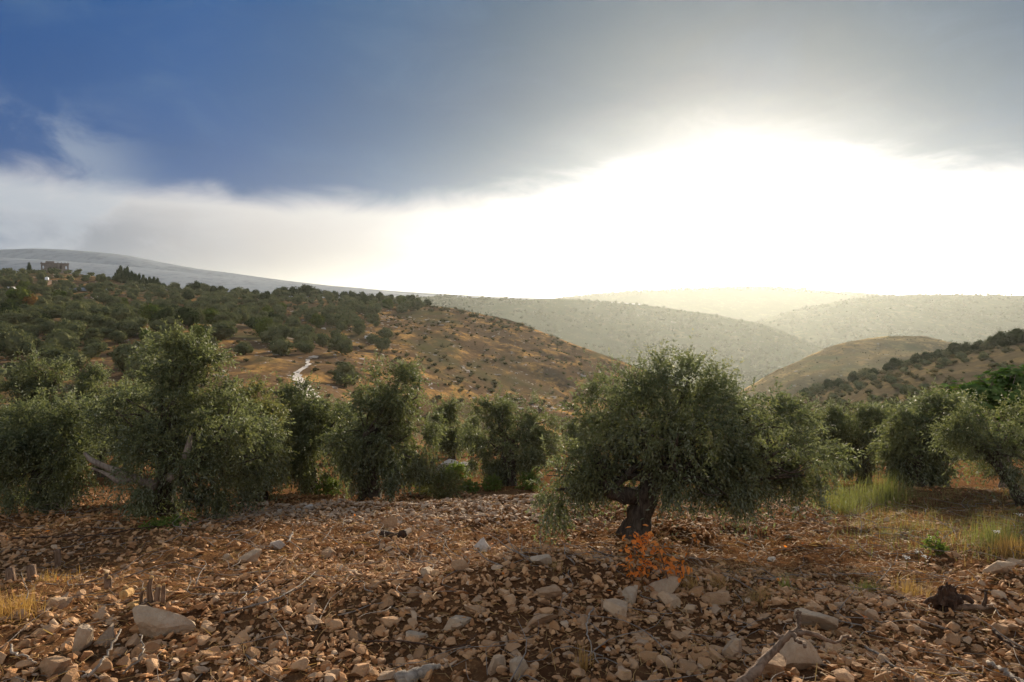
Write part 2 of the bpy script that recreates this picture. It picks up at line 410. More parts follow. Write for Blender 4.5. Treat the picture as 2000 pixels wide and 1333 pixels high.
# ------------------------------------------------------------------ hills, lofted from foot to crest and down the far side
class Hill:
    def __init__(self, name, cols, rows, mat, nx, ny, amp, wl, back=.5, label=None):
        cols = np.array(cols, float)
        net = np.stack([P(cols, np.array(py, float), np.array(d, float)*np.ones(len(cols))) for py, d in rows])
        cr = net[-1]; d = np.linalg.norm(cr[:, :2], axis=1, keepdims=True); dirs = np.concatenate([cr[:, :2]/d, 0*d], 1)
        b1 = cr+dirs*d*.10*back; b1[:, 2] -= .03*back*d[:, 0]
        b2 = cr+dirs*d*1.0*back; b2[:, 2] -= .25*back*d[:, 0]
        self.nf = len(rows); net = np.concatenate([net, b1[None], b2[None]])
        t = np.arange(len(net), dtype=float)
        cq = np.linspace(cols[0], cols[-1], nx)
        self.tq = np.concatenate([np.linspace(0, self.nf-1, ny), np.linspace(self.nf-1, len(net)-1, 9)[1:]])
        a = pchip(cols, net.transpose(1, 0, 2), cq)
        g = pchip(t, a.transpose(1, 0, 2), self.tq)
        n = fbm(np.stack([g[..., 0], g[..., 1], 0*g[..., 0]], -1)/wl, 4, 31)
        tt = self.tq[:, None]/(self.nf-1)
        g[..., 2] += amp*n*np.where(tt > .8, np.clip(.25+.75*np.abs(tt-1)/.2, .25, 1), 1)
        self.g = g; self.ny = ny; self.cq = cq
        F = grid_faces(g.shape[0], g.shape[1]); self.V = g.reshape(-1, 3)
        self.ob = add(name, mesh_from(name, self.V, F, mat, True), kind='structure')
        self.bvh = BVHTree.FromPolygons([Vector(v) for v in self.V], [tuple(int(k) for k in f) for f in F])
    def hit(self, px, py):
        q = P(px, py, 1.0); h = self.bvh.ray_cast(Vector((0, 0, 0)), Vector(q).normalized())
        return None if h[0] is None else np.array(h[0])
    def sample(self, n, r, tmin=0.0, tmax=1.0):
        """random points on the visible side, area weighted"""
        g = self.g[:self.ny]; a = np.linalg.norm(np.cross(g[1:, :-1]-g[:-1, :-1], g[:-1, 1:]-g[:-1, :-1]), axis=-1)
        rows = np.linspace(0, 1, a.shape[0]); a = a*((rows >= tmin) & (rows <= tmax))[:, None]
        k = r.choice(a.size, n, p=(a/a.sum()).ravel()); i, j = np.unravel_index(k, a.shape); u = r.random((n, 1)); v = r.random((n, 1))
        return (g[i, j]*(1-u)*(1-v)+g[i, j+1]*u*(1-v)+g[i+1, j]*(1-u)*v+g[i+1, j+1]*u*v)

Bc = [-500, -250, 0, 150, 225, 300, 400, 500, 650, 800, 900, 1000, 1100, 1200, 1300, 1400, 1500]
H_LEFT = Hill('left_hill', Bc, [
    ([915]*17, [46, 46, 46, 46, 46, 46, 46, 48, 56, 70, 78, 84, 88, 90, 92, 92, 92]),
    ([790, 780, 770, 765, 765, 765, 765, 770, 790, 830, 845, 860, 870, 880, 895, 905, 910], [58, 60, 62, 62, 62, 62, 62, 64, 74, 92, 100, 108, 114, 118, 120, 120, 120]),
    ([705, 705, 702, 702, 702, 702, 702, 706, 720, 745, 765, 785, 808, 830, 860, 890, 905], [88, 88, 88, 88, 88, 88, 90, 92, 104, 124, 132, 140, 146, 150, 152, 152, 152]),
    ([640, 642, 642, 644, 645, 646, 648, 652, 668, 690, 708, 730, 757, 788, 822, 860, 890], [138, 138, 138, 140, 140, 140, 142, 145, 155, 166, 172, 178, 182, 186, 188, 188, 188]),
    ([585, 590, 596, 599, 601, 604, 609, 613, 623, 640, 655, 678, 708, 744, 784, 830, 875], [232, 230, 224, 222, 220, 220, 218, 218, 216, 216, 216, 216, 216, 214, 214, 212, 210]),
    ([525, 530, 534, 537, 550, 565, 572, 579, 583, 594, 607, 631, 665, 703, 746, 798, 855], [400, 400, 390, 385, 350, 330, 322, 318, 308, 300, 290, 275, 262, 250, 244, 240, 236])],
    M_HILL, 200, 130, 1.3, 22)
H_F = Hill('right_slope', [1380, 1470, 1560, 1640, 1720, 1800, 1880, 1940, 2000, 2200, 2500], [
    ([960]*11, [25]*11),
    ([900, 890, 885, 880, 878, 876, 874, 872, 870, 865, 860], [34, 33, 32, 31, 30, 30, 30, 30, 30, 30, 30]),
    ([900, 880, 862, 850, 842, 834, 828, 822, 818, 800, 790], [64, 60, 58, 55, 52, 50, 50, 50, 50, 50, 50]),
    ([900, 862, 830, 806, 788, 772, 762, 754, 746, 720, 700], [110, 106, 100, 95, 90, 86, 82, 80, 80, 80, 80]),
    ([880, 830, 780, 755, 730, 708, 692, 680, 668, 640, 610], [170, 165, 160, 152, 145, 138, 132, 126, 122, 120, 120])],
    M_HILL_F, 110, 60, .7, 12)
H_E = Hill('dry_spur_hill', [1330, 1450, 1500, 1550, 1600, 1650, 1700, 1750, 1800, 1850, 1900, 2000, 2200], [
    ([960, 930, 920, 910, 900, 895, 890, 890, 890, 890, 890, 890, 890], [250, 255, 260, 260, 265, 265, 270, 270, 270, 270, 270, 270, 270]),
    ([890, 836, 805, 780, 762, 748, 738, 733, 733, 738, 748, 770, 800], [330]*13),
    ([838, 765, 736, 709, 688, 671, 663, 660, 662, 668, 680, 715, 770], [410, 415, 420, 425, 430, 435, 440, 440, 440, 440, 440, 440, 440])],
    M_HILL_E, 110, 50, 2.0, 30, .35)
H_C1 = Hill('wooded_ridge', [600, 700, 800, 900, 1000, 1100, 1200, 1300, 1380, 1470, 1600, 1750, 1900], [
    ([860]*13, [740]*13),
    ([690, 690, 688, 688, 690, 694, 698, 705, 712, 722, 745, 770, 795], [1070]*13),
    ([592, 587, 583, 581, 584, 588, 593, 604, 618, 636, 680, 738, 790], [1450, 1450, 1460, 1475, 1475, 1475, 1460, 1450, 1410, 1360, 1290, 1230, 1180])],
    M_WOODHILL, 110, 44, 6.0, 170, .3)
H_C2 = Hill('far_wooded_ridge', [1200, 1300, 1400, 1470, 1550, 1620, 1680, 1750, 1850, 2000, 2200, 2500], [
    ([840]*12, [860]*12),
    ([745, 735, 715, 702, 690, 680, 673, 670, 668, 667, 668, 670], [1400]*12),
    ([735, 690, 652, 630, 608, 592, 582, 578, 577, 577, 579, 590], [1850, 1880, 1900, 1920, 1950, 1980, 1980, 1980, 1980, 1980, 1980, 1980])],
    M_WOODHILL, 110, 44, 6.0, 190, .3)
H_D = Hill('pale_far_ridge', [950, 1050, 1110, 1200, 1330, 1480, 1560, 1620, 1720, 1800, 1950], [
    ([660]*11, [1950]*11),
    ([600, 591, 582, 573, 566, 562, 566, 571, 578, 585, 600], [2650]*11)],
    M_WOODHILL, 90, 30, 2.0, 120, .3)
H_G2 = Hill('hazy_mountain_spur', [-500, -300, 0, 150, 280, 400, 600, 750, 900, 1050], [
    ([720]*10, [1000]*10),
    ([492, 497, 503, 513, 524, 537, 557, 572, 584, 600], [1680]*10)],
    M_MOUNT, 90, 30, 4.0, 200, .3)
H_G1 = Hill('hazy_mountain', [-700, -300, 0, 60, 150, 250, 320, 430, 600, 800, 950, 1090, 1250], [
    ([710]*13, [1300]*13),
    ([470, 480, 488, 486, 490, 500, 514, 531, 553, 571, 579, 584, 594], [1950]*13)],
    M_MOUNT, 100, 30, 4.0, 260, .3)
# ------------------------------------------------------------------ the air: haze box round everything
hz_v = np.array([(x, y, z) for x in (-14000, 14000) for y in (-3500, 14000) for z in (-280, max(h.V[:, 2].max() for h in (H_G1, H_G2, H_D))+3)], float)
hz_f = np.array([(0, 1, 3, 2), (4, 6, 7, 5), (0, 4, 5, 1), (2, 3, 7, 6), (0, 2, 6, 4), (1, 5, 7, 3)])
mh = bpy.data.materials.new('haze_air'); mh.use_nodes = True; mh.node_tree.nodes.clear(); hb = NB(mh.node_tree)
pv = hb.n('ShaderNodeVolumePrincipled'); pv.inputs['Color'].default_value = (.90, .95, .91, 1)
pv.inputs['Density'].default_value = HAZE_DENSITY; pv.inputs['Anisotropy'].default_value = .64
ho = hb.n('ShaderNodeOutputMaterial'); mh.node_tree.links.new(pv.outputs[0], ho.inputs['Volume'])
add('haze', mesh_from('haze', hz_v, hz_f, mh), kind='stuff')

# ------------------------------------------------------------------ tree builders
def leaves_on_shoots(Pb, Dr, L, droop, nodes, leaf, width, r, ang=.85):
    """leaf quads in pairs along curved shoots"""
    S = len(Pb); t = (np.arange(nodes)+.6)/nodes
    pts = Pb[:, None]+Dr[:, None]*(L[:, None, None]*t[None, :, None])
    pts[..., 2] -= (droop*L)[:, None]*t[None]**2
    tan = Dr[:, None]+np.zeros_like(pts); tan[..., 2] -= 2*droop[:, None]*t[None]; tan = norm(tan)
    pts = np.repeat(pts, 2, 1).reshape(-1, 3); tan = np.repeat(tan, 2, 1).reshape(-1, 3); n = len(pts)
    rv = norm(r.normal(size=(S*nodes, 3))); rv = np.repeat(rv, 2, 0); rv[1::2] *= -1
    perp = norm(rv-tan*np.sum(rv*tan, -1, keepdims=True))
    a = ang+r.normal(0, .25, (n, 1)); ld = norm(tan*np.cos(a)+perp*np.sin(a)+np.array([0, 0, -.12]))
    w = norm(np.cross(ld, tan+r.normal(0, .45, (n, 3)))); ll = leaf*r.uniform(.65, 1.2, (n, 1)); ww = width*r.uniform(.75, 1.2, (n, 1))*.5
    v = np.stack([pts, pts+ld*ll*.48+w*ww, pts+ld*ll+np.array([0, 0, -.06])*ll, pts+ld*ll*.48-w*ww], 1)
    keep = r.random(n) > .08; v = v[keep]
    return v.reshape(-1, 3), np.arange(len(v)*4).reshape(-1, 4)
def crown_points(lobes, n, r, gap=.0, shell=.38, seed=0):
    lb = np.array(lobes); w = (lb[:, 3]*lb[:, 4]*lb[:, 5])**.75; k = r.choice(len(lb), n*2, p=w/w.sum())
    d = norm(r.normal(size=(n*2, 3))); rad = r.random((n*2, 1))**shell
    rad = rad*(1+.16*fbm(d*2.2+k[:, None]*5.1, 2, seed)[:, None])
    p = lb[k, :3]+d*rad*lb[k, 3:6]
    m = vnoise(p*2.6+seed*7.7, seed+3)+.5*vnoise(p*6.1, seed+4)
    ok = np.where(m > gap-.35)[0][:n]
    return p[ok], norm(d[ok]/lb[k[ok], 3:6]), rad[ok, 0]
def olive_crown(lobes, n, r, leaf=.062, width=.0155, nodes=9, seed=0, gap=.0, weep=.35, length=.26):
    # foliage grows in puffs: shoots crowd round clump centres and leave darker gaps between
    nc = max(24, int(n/32)); cp, cn, _ = crown_points(lobes, nc, r, gap, .30, seed)
    k = r.choice(len(cp), int(n*.80), p=(lambda q: q/q.sum())(r.uniform(.4, 1.6, len(cp)))); sz = r.uniform(.08, .19, len(cp))
    off = norm(r.normal(size=(len(k), 3)))*(r.random((len(k), 1))**.5)
    p1 = cp[k]+off*sz[k][:, None]*np.array([1, 1, .85]); n1 = norm(off*.9+cn[k]*.7)
    p2, n2, _ = crown_points(lobes, n-len(k), r, gap-.2, .5, seed+1)
    p = np.concatenate([p1, p2]); nr = np.concatenate([n1, n2])
    z = p[:, 2]; zt = (z-z.min())/(z.max()-z.min())
    dr = norm(nr*.8+r.normal(0, .55, p.shape)+np.array([0, 0, 1])*(.55*zt-.25)[:, None])
    low = (zt < .32)[:, None]*r.random((len(p), 1)) > .35
    dr = np.where(low, norm(dr*.5+np.array([0, 0, -.9])), dr)
    L = length*r.uniform(.55, 1.35, len(p))
    # a few long whips that break the outline
    whip = r.random(len(p)) < np.where(zt > .7, .10, .05); L = np.where(whip, L*1.9, L)
    dp = weep*r.uniform(.3, 1.3, len(p))*np.where(zt > .8, .35, 1.)
    V, F = leaves_on_shoots(p, dr, L, dp, nodes, leaf, width, r)
    return V, F, p
def make_limbs(root, fork, lobes, r, base_r, mat, nsub=4, name='limb'):
    out = []
    for i, lb in enumerate(lobes):
        c = np.array(lb[:3]); mid = fork*.45+c*.55+np.array([r.normal(0, .08), r.normal(0, .08), -.08])
        path = smooth_path([fork-np.array([0, 0, .06]), fork*.75+c*.25+r.normal(0, .07, 3)+np.array([0, 0, .05]), mid, c], 12)
        path[1:] += r.normal(0, .018, (11, 3))
        parts = [tube(path, np.linspace(base_r*.62, base_r*.16, 12), 7, .3, i+1)]
        for s in range(nsub):
            k = r.integers(4, 11); tgt = c+norm(r.normal(size=3))*np.array(lb[3:6])*.85
            sp = smooth_path([path[k], (path[k]+tgt)/2+r.normal(0, .08, 3), tgt], 7)
            parts.append(tube(sp, np.linspace(base_r*.2, base_r*.05, 7), 5, .2, s))
        v, f = joinm(parts); out.append(add(name, mesh_from(name, v, f, mat, True), root))
    return out
def make_trunk(ctrl, radii, mat, seed=0, n=18, rings=22):
    ctrl = np.asarray(ctrl, float); path = smooth_path(ctrl, rings); rr = pchip(np.linspace(0, 1, len(radii)), np.asarray(radii, float)[:, None], np.linspace(0, 1, rings))[:, 0]
    v, f = tube(path, rr, n, .35, seed, .10)
    return mesh_from('trunk', v, f, mat, True)
def px_lobes(base, d, L):
    """lobes given in photo pixels (centre, half sizes, depth offset, depth ratio) -> metres relative to the base"""
    out = []
    for (px, py, rx, ry, off, dr) in L:
        c = P(px, py, d+off)-base; s = (d+off)/FPX
        out.append((c[0], c[1], c[2], rx*s, rx*s*dr, ry*s))
    return out
def olive_tree(name, base, lobes, label, seed, n, trunk_ctrl, trunk_r, leaf=.062, width=.0155, nodes=9, mat=None, gap=0., weep=.35, length=.26, group=None, limbs=None, bark=None, nsub=4):
    r = np.random.default_rng(seed)
    root = add(name, None, None, tuple(base), label=label, cat='tree', group=group)
    root.empty_display_size = .3
    add('trunk', make_trunk(trunk_ctrl, trunk_r, bark or M_BARK, seed), root)
    fork = np.asarray(trunk_ctrl[-1], float)-np.array([0, 0, .05])
    make_limbs(root, fork, limbs if limbs is not None else lobes, r, trunk_r[-1]*.9, bark or M_BARK, nsub)
    V, F, p = olive_crown(lobes, n, r, leaf, width, nodes, seed, gap, weep, length)
    add('crown', mesh_from('crown', V, F, mat or M_OLIVE), root)
    return root

# ------------------------------------------------------------------ the olive trees of the near terrace
def at_depth(px, d):
    p = P(px, 900, d); x = p[0]; return np.array([x, d, float(ground_z(x, d))])
b1 = ground_at(1240, 1043); d1 = b1[1]
lob1 = px_lobes(b1, d1, [(1300, 815, 160, 108, 0, .95), (1235, 800, 105, 80, -.3, .9), (1395, 820, 100, 95, -.2, .9), (1345, 742, 70, 42, 0, .9),
    (1215, 745, 50, 35, .1, 1.0), (1535, 872, 88, 85, .1, .9), (1570, 925, 62, 62, -.1, .9), (1490, 860, 75, 80, .2, .9), (1545, 870, 80, 78, -.1, .9), (1480, 850, 70, 62, -.2, .9), (1585, 900, 50, 60, .1, .9), (1535, 930, 70, 55, .2, .9), (1120, 905, 72, 70, 0, .9), (1085, 958, 48, 55, -.2, .9), (1140, 925, 55, 52, -.15, .9), (1110, 935, 50, 60, .15, .9),
    (1165, 850, 62, 68, .2, 1.), (1330, 905, 140, 62, .1, .9), (1430, 930, 85, 52, -.3, .9), (1300, 860, 120, 80, .9, .8), (1320, 850, 120, 80, -.8, .7)])
def rel(px, py, off=0): return P(px, py, d1+off)-b1
tree1 = olive_tree('olive_tree', b1, lob1, 'large spreading olive tree with leaning dark trunk, nearest on the stony terrace', 11, 6000,
    [(0, 0, -.12), tuple(rel(1243, 1015)), tuple(rel(1257, 985)), tuple(rel(1268, 955)), tuple(rel(1285, 925))], [.23, .155, .13, .14, .11],
    leaf=.060, width=.021, nodes=8, gap=.32, weep=.32, length=.25)
v, f = tube(smooth_path([rel(1255, 968), rel(1228, 968, -.1), rel(1205, 965, -.2), rel(1188, 950, -.25), rel(1180, 925, -.25), rel(1165, 890, -.2)], 16), np.linspace(.13, .055, 16), 10, .4, 5)
add('limb', mesh_from('limb', v, f, M_BARK, True), tree1)

b2 = ground_at(312, 1012); d2 = b2[1]
lob2 = px_lobes(b2, d2, [(345, 715, 72, 48, .1, .9), (370, 690, 38, 32, .1, .9), (320, 760, 100, 55, 0, .9), (280, 840, 110, 80, 0, .9), (390, 830, 110, 80, -.1, .9), (455, 860, 80, 85, .2, .9), (500, 880, 50, 70, .3, .9),
    (420, 920, 62, 80, -.3, .8), (330, 900, 90, 70, -.5, .7), (310, 970, 48, 48, -.1, .9), (245, 800, 80, 45, .5, .9), (340, 850, 130, 85, .9, .7), (405, 975, 40, 40, -.2, .8)])
def rel2(px, py, off=0): return P(px, py, d2+off)-b2
tree2 = olive_tree('olive_tree', b2, lob2, 'tall bushy olive tree left of centre with shoots hanging to the ground', 12, 4300,
    [(0, 0, -.12), tuple(rel2(312, 985)), tuple(rel2(318, 960)), tuple(rel2(330, 930))], [.24, .19, .17, .15], leaf=.060, width=.021, gap=.3, weep=.4)
for pts, r0, r1 in (([(305, 950), (270, 938), (240, 925), (205, 912), (178, 898), (165, 885)], .075, .025), ([(262, 936), (235, 940), (212, 928), (180, 915)], .05, .02), ([(330, 935), (352, 915), (365, 885), (372, 850)], .08, .03)):
    v, f = tube(smooth_path([rel2(*q, -.55) for q in pts], 14), np.linspace(r0, r1, 14), 8, .35, 3)
    add('limb', mesh_from('limb', v, f, M_TWIG, True), tree2)

b3 = at_depth(105, 10.8); d3 = b3[1]
lob3 = px_lobes(b3, d3, [(90, 835, 95, 62, 0, .9), (40, 880, 75, 75, .1, .9), (130, 890, 72, 72, -.1, .9), (85, 920, 90, 55, 0, .9), (150, 940, 38, 50, 0, .9), (-40, 880, 70, 70, .2, .9), (165, 820, 48, 40, .3, .9), (90, 870, 90, 70, .7, .8), (60, 935, 50, 42, -.3, .8)])
tree3 = olive_tree('olive_tree', b3, lob3, 'low dark olive tree at the left edge, its crown drooping over the rubble', 13, 3600,
    [(0, 0, -.12), (.05, 0, .25), (0, .05, .5), (-.05, 0, .75)], [.2, .15, .13, .12], leaf=.060, width=.021, gap=.2, weep=.4)

def olive_px(bpx, d, L, label, seed, n, tr=.14, mat=None, leaf=.08, width=.029, nodes=8, th=.8, gap=.2, weep=.38, lean=0., length=.29, nsub=3):
    b = at_depth(bpx, d); lb = px_lobes(b, d, L)
    h = max(.4, np.mean([q[2] for q in lb])*th)
    return olive_tree('olive_tree', b, lb, label, seed, n, [(0, 0, -.12), (.03+lean*.3, 0, h*.35), (-.03+lean*.7, .03, h*.7), (lean, 0, h)], [tr*1.5, tr*1.05, tr*.95, tr*.85], leaf=leaf, width=width, nodes=nodes, mat=mat, gap=gap, weep=weep, length=length, nsub=nsub)
t4 = olive_px(722, 14.2, [(745, 770, 62, 55, 0, .9), (800, 770, 42, 48, .1, .9), (730, 830, 55, 60, -.1, .9), (800, 850, 62, 70, .1, .9), (770, 900, 80, 45, 0, .9), (690, 875, 42, 55, 0, .9), (835, 900, 35, 40, 0, .9), (770, 830, 70, 70, .6, .8)],
    'upright twin-topped olive tree in the middle, standing by a pale boulder', 14, 2600, .16)
t5 = olive_px(992, 17.5, [(962, 840, 42, 52, 0, .9), (965, 795, 34, 26, 0, .9), (1035, 815, 48, 40, .1, .9), (1062, 838, 32, 48, .2, .9), (1010, 870, 72, 45, -.1, .9), (950, 885, 30, 30, 0, .9), (1000, 905, 45, 28, 0, .9)],
    'smaller rounded olive tree standing alone between the middle tree and the large one', 15, 2200, .17)
t6 = olive_px(880, 20.5, [(872, 815, 34, 42, 0, .9), (888, 850, 30, 34, 0, .9), (858, 860, 26, 30, 0, .9)], 'small olive tree just behind the twin-topped tree, right of it', 16, 900, .1)
t7 = olive_px(600, 15.5, [(585, 830, 62, 62, 0, .9), (640, 860, 62, 62, -.1, .9), (560, 880, 52, 55, 0, .9), (620, 905, 70, 40, 0, .9), (660, 820, 40, 40, .2, .9), (600, 790, 45, 30, .3, .9)],
    'dark olive tree between the tall left tree and the twin-topped tree', 17, 2300, .15)
t8 = olive_px(505, 14.0, [(510, 850, 42, 62, 0, .9), (520, 905, 38, 42, -.1, .9), (490, 900, 40, 40, .1, .9), (500, 795, 42, 36, .2, .9)], 'narrow yellow-green olive tree hanging low, right of the tall left tree', 18, 1500, .1, M_OLIVE_DRY)
t9 = olive_px(75, 16.5, [(72, 735, 48, 30, 0, .9), (60, 780, 48, 40, 0, .9), (95, 770, 40, 45, .1, .9), (70, 840, 60, 50, 0, .9)], 'dark olive tree behind the low one at the left edge', 19, 1700, .14)
t10 = olive_px(195, 18.0, [(185, 760, 52, 32, 0, .9), (215, 790, 55, 42, 0, .9), (160, 800, 45, 42, .1, .9), (190, 850, 65, 45, 0, .9)], 'pale olive tree seen between the two left trees, farther back', 20, 1700, .13)
t11 = olive_px(1792, 13.2, [(1790, 850, 48, 48, 0, .9), (1830, 830, 40, 48, .1, .9), (1775, 900, 40, 45, 0, .9), (1830, 895, 38, 45, 0, .9), (1845, 800, 34, 28, .2, .9), (1800, 870, 50, 60, .5, .8)],
    'dense dark olive tree with low crown beside the feathery green tuft', 21, 2200, .15)
t12 = olive_px(1690, 16.5, [(1670, 835, 55, 36, 0, .9), (1715, 845, 45, 38, 0, .9), (1650, 880, 40, 34, .1, .9), (1700, 885, 40, 28, 0, .9), (1610, 830, 30, 36, .2, .9)], 'olive tree right behind the large one, above the feathery tuft', 22, 1700, .13)
b13 = ground_at(2012, 992); d13 = b13[1]
lob13 = px_lobes(b13, d13, [(1930, 830, 55, 45, .2, .9), (1905, 870, 48, 42, 0, .9), (1960, 880, 55, 45, -.1, .9), (2010, 850, 60, 55, .1, .9), (1890, 830, 38, 36, .2, .9), (2060, 880, 60, 60, .2, .9)])
def rel13(px, py, off=0): return P(px, py, d13+off)-b13
t13 = olive_tree('olive_tree', b13, lob13, 'thin grey twiggy olive tree leaning in at the right edge', 23, 1500,
    [(0, 0, -.12), tuple(rel13(1990, 968)), tuple(rel13(1968, 935)), tuple(rel13(1945, 905)), tuple(rel13(1938, 890))], [.12, .085, .07, .06, .055], leaf=.06, width=.016, nodes=8, gap=.35, bark=M_BARK, nsub=10)

# olives farther down the slope: copies of the trees above, turned and resized
more = [  # (source, px, depth, crown top py, label)
    (t5, 1640, 24, 795, 'olive tree half hidden behind the right part of the large tree'),
    (t7, 1735, 27, 778, 'olive tree a little farther down behind the dense dark one'),
    (t4, 1800, 32, 765, 'olive tree on the brown slope above the dense dark one'),
    (t5, 1560, 30, 792, 'far olive tree peeping above the large tree at its right shoulder'),
    (t6, 1880, 36, 772, 'small olive tree below the fig, at the foot of the brown slope'),
    (t10, 450, 22, 742, 'pale olive tree behind the tall left tree, on its right'),
    (t5, 545, 26, 765, 'olive tree below the chalky track, left of it'),
    (t7, 660, 24, 772, 'olive tree below the chalky track, right of it'),
    (t9, 250, 24, 735, 'olive tree hidden behind the crown of the tall left tree'),
    (t5, 10, 22, 770, 'olive tree behind the left edge of the near row'),
    (t7, 1130, 26, 815, 'olive tree behind the left shoulder of the large tree'),
    (t6, 920, 30, 800, 'distant small olive tree left of the lone rounded one'),
    (t10, 1480, 24, 790, 'olive tree showing through the large tree between its two domes'),
]
def top_of(o):
    return max((max(v.co.z for v in ch.data.vertices) for ch in o.children if ch.name.startswith('crown')))
for i, (src, px, d, top, lab) in enumerate(more):
    b = at_depth(px, d); h = P(px, top, d)[2]-b[2]; s = h/top_of(src)
    copy_tree(src, tuple(b), random.uniform(0, 6.28), (s*1.12, s*1.12, s), lab)

# the fig tree with its big bright leaves
def fig_leaf_mesh():
    a = np.linspace(-2.6, 2.6, 11); rr = np.array([.35, .62, .42, .80, .52, 1.0, .52, .80, .42, .62, .35])
    v = [(0, 0, 0)]+[(math.sin(t)*q*.55, math.cos(t)*q*.62+.1, .05*math.cos(t*2)-.10*q*q) for t, q in zip(a, rr)]
    f = [(0, i+1, i+2) for i in range(10)]
    return np.array(v), np.array(f)
FLV, FLF = fig_leaf_mesh()
bf = at_depth(1965, 14.6); df = bf[1]
lobf = px_lobes(bf, df, [(1950, 765, 55, 40, 0, .9), (1890, 780, 50, 30, 0, .9), (1985, 800, 60, 50, .1, .9), (2050, 790, 60, 55, .1, .9), (1975, 735, 38, 24, 0, .9), (1850, 775, 34, 22, .1, .9), (1905, 760, 40, 24, 0, .9), (1960, 850, 45, 40, .2, .9)])
fig = add('fig_tree', None, None, tuple(bf), label='fig tree with big bright green leaves at the right edge', cat='tree')
rf = np.random.default_rng(5)
add('trunk', make_trunk([(0, 0, -.1), (.04, 0, .5), (0, .05, 1.0), (-.05, 0, 1.4)], [.15, .11, .1, .09], M_TWIG, 3), fig)
make_limbs(fig, np.array((-.05, 0, 1.35)), lobf, rf, .08, M_TWIG, 3)
fp, fn, frd = crown_points(lobf, 1500, rf, -.1, .35, 2)
order = np.argsort(fp[:, 1]-.6*fp[:, 2]); fig_leaf_me = mesh_from('leaf', FLV, FLF, M_FIG)
FV = []; FF = []; o0 = 0
for j, k in enumerate(order):
    nrm = norm(fn[k]*.5+np.array([0, 0, .8])+rf.normal(0, .35, 3)); s = rf.uniform(.16, .26)
    q = Vector(nrm).to_track_quat('Z', 'Y'); q.rotate(Vector((0, 0, 1)).rotation_difference(Vector((0, 0, 1))))
    if j < 300:
        o = add('leaf', fig_leaf_me, fig, tuple(fp[k]), sc=s); o.rotation_mode = 'QUATERNION'
        from mathutils import Quaternion
        o.rotation_quaternion = q @ Quaternion((0, 0, 1), rf.uniform(0, 6.28))
    else:
        m3 = np.array((q @ Quaternion((0, 0, 1), rf.uniform(0, 6.28))).to_matrix())
        FV.append((FLV*s) @ m3.T+fp[k]); FF.append(FLF+o0); o0 += len(FLV)
add('crown', mesh_from('crown', np.concatenate(FV), np.concatenate(FF), M_FIG), fig, kind='stuff')

# ------------------------------------------------------------------ hillside olives and scrub
def ico(sub):
    bm = bmesh.new(); bmesh.ops.create_icosphere(bm, subdivisions=sub, radius=1.0)
    v = np.array([x.co[:] for x in bm.verts]); f = np.array([[q.index for q in p.verts] for p in bm.faces]); bm.free(); return v, f
ICO1, ICO2, ICO3, ICO4 = ico(1), ico(2), ico(3), ico(4)
def far_crown(seed, cards, size, w=1.0, h=.72, core=ICO2, lobes=5, tall=False, trunk=True):
    """unit-width crown standing on z = 0: lumpy core plus leaf-clump cards; small trunk"""
    r = np.random.default_rng(seed); parts = []
    if tall: L = [(0, 0, .3*h, .17*w, .17*w, .32*h), (.03, 0, .55*h, .12*w, .12*w, .3*h), (-.02, .02, .78*h, .07*w, .07*w, .24*h)]
    else:
        L = [(0, 0, h*.46, .32*w, .32*w, h*.46)]
        for k in range(lobes):
            a = r.uniform(0, 6.28); q = r.uniform(.15, .3)*w; L.append((math.cos(a)*q, math.sin(a)*q, h*r.uniform(.28, .80), r.uniform(.12, .24)*w, r.uniform(.12, .24)*w, h*r.uniform(.16, .28)))
    quads = []
    for q in L:
        v = core[0]; v = v*(1+.26*fbm(v*2.3+seed*3.3+q[0]*9, 3, seed)[:, None]); v = v*np.array(q[3:])*.80+np.array(q[:3]); parts.append((v, core[1]))
    lb = np.array(L); k = r.choice(len(L), cards, p=(lb[:, 3]*lb[:, 5])/np.sum(lb[:, 3]*lb[:, 5])); d = norm(r.normal(size=(cards, 3)))
    c = lb[k, :3]+d*lb[k, 3:]*r.uniform(.85, 1.12, (cards, 1)); c = c[c[:, 2] > .05*h]; d = d[:len(c)]; n = len(c)
    a = norm(r.normal(size=(n, 3))+d*.6)*size*r.uniform(.6, 1.3, (n, 1)); b = norm(np.cross(a, r.normal(size=(n, 3))))*size*.45
    v = np.stack([c-a*.5, c+b, c+a*.5], 1).reshape(-1, 3); parts.append((v, np.arange(len(v)).reshape(-1, 3)))
    if trunk:
        tv, tf = tube([(0, 0, -.12), (.02, 0, h*.2), (0, .02, h*.55)], [.05, .04, .03], 5); parts.append((tv, np.concatenate([tf[:, [0, 1, 2]], tf[:, [0, 2, 3]]])))
    return joinm(parts)
def far_me(name, mat, *a, **k):
    v, f = far_crown(*a, **k); return mesh_from(name, v, f, mat)
OL = [far_me('hillside_olive', M_FARLEAF, 50+i, 900, .075, core=ICO3, h=.62+.05*(i % 3), lobes=5+i % 3) for i in range(6)]
DK = [far_me('dark_tree', M_FARDARK, 70+i, 800, .075, core=ICO3, h=.75, lobes=5) for i in range(3)]
GR = [far_me('green_tree', M_FARGREEN, 80+i, 800, .075, core=ICO3, h=.78, lobes=4) for i in range(2)]
RU = far_me('rusty_tree', M_FARRUST, 90, 800, .075, core=ICO3, h=.8, lobes=5)
CYP = [far_me('cypress', M_FARDARK, 95+i, 260, .05, w=1.0, h=1.0, tall=True) for i in range(2)]

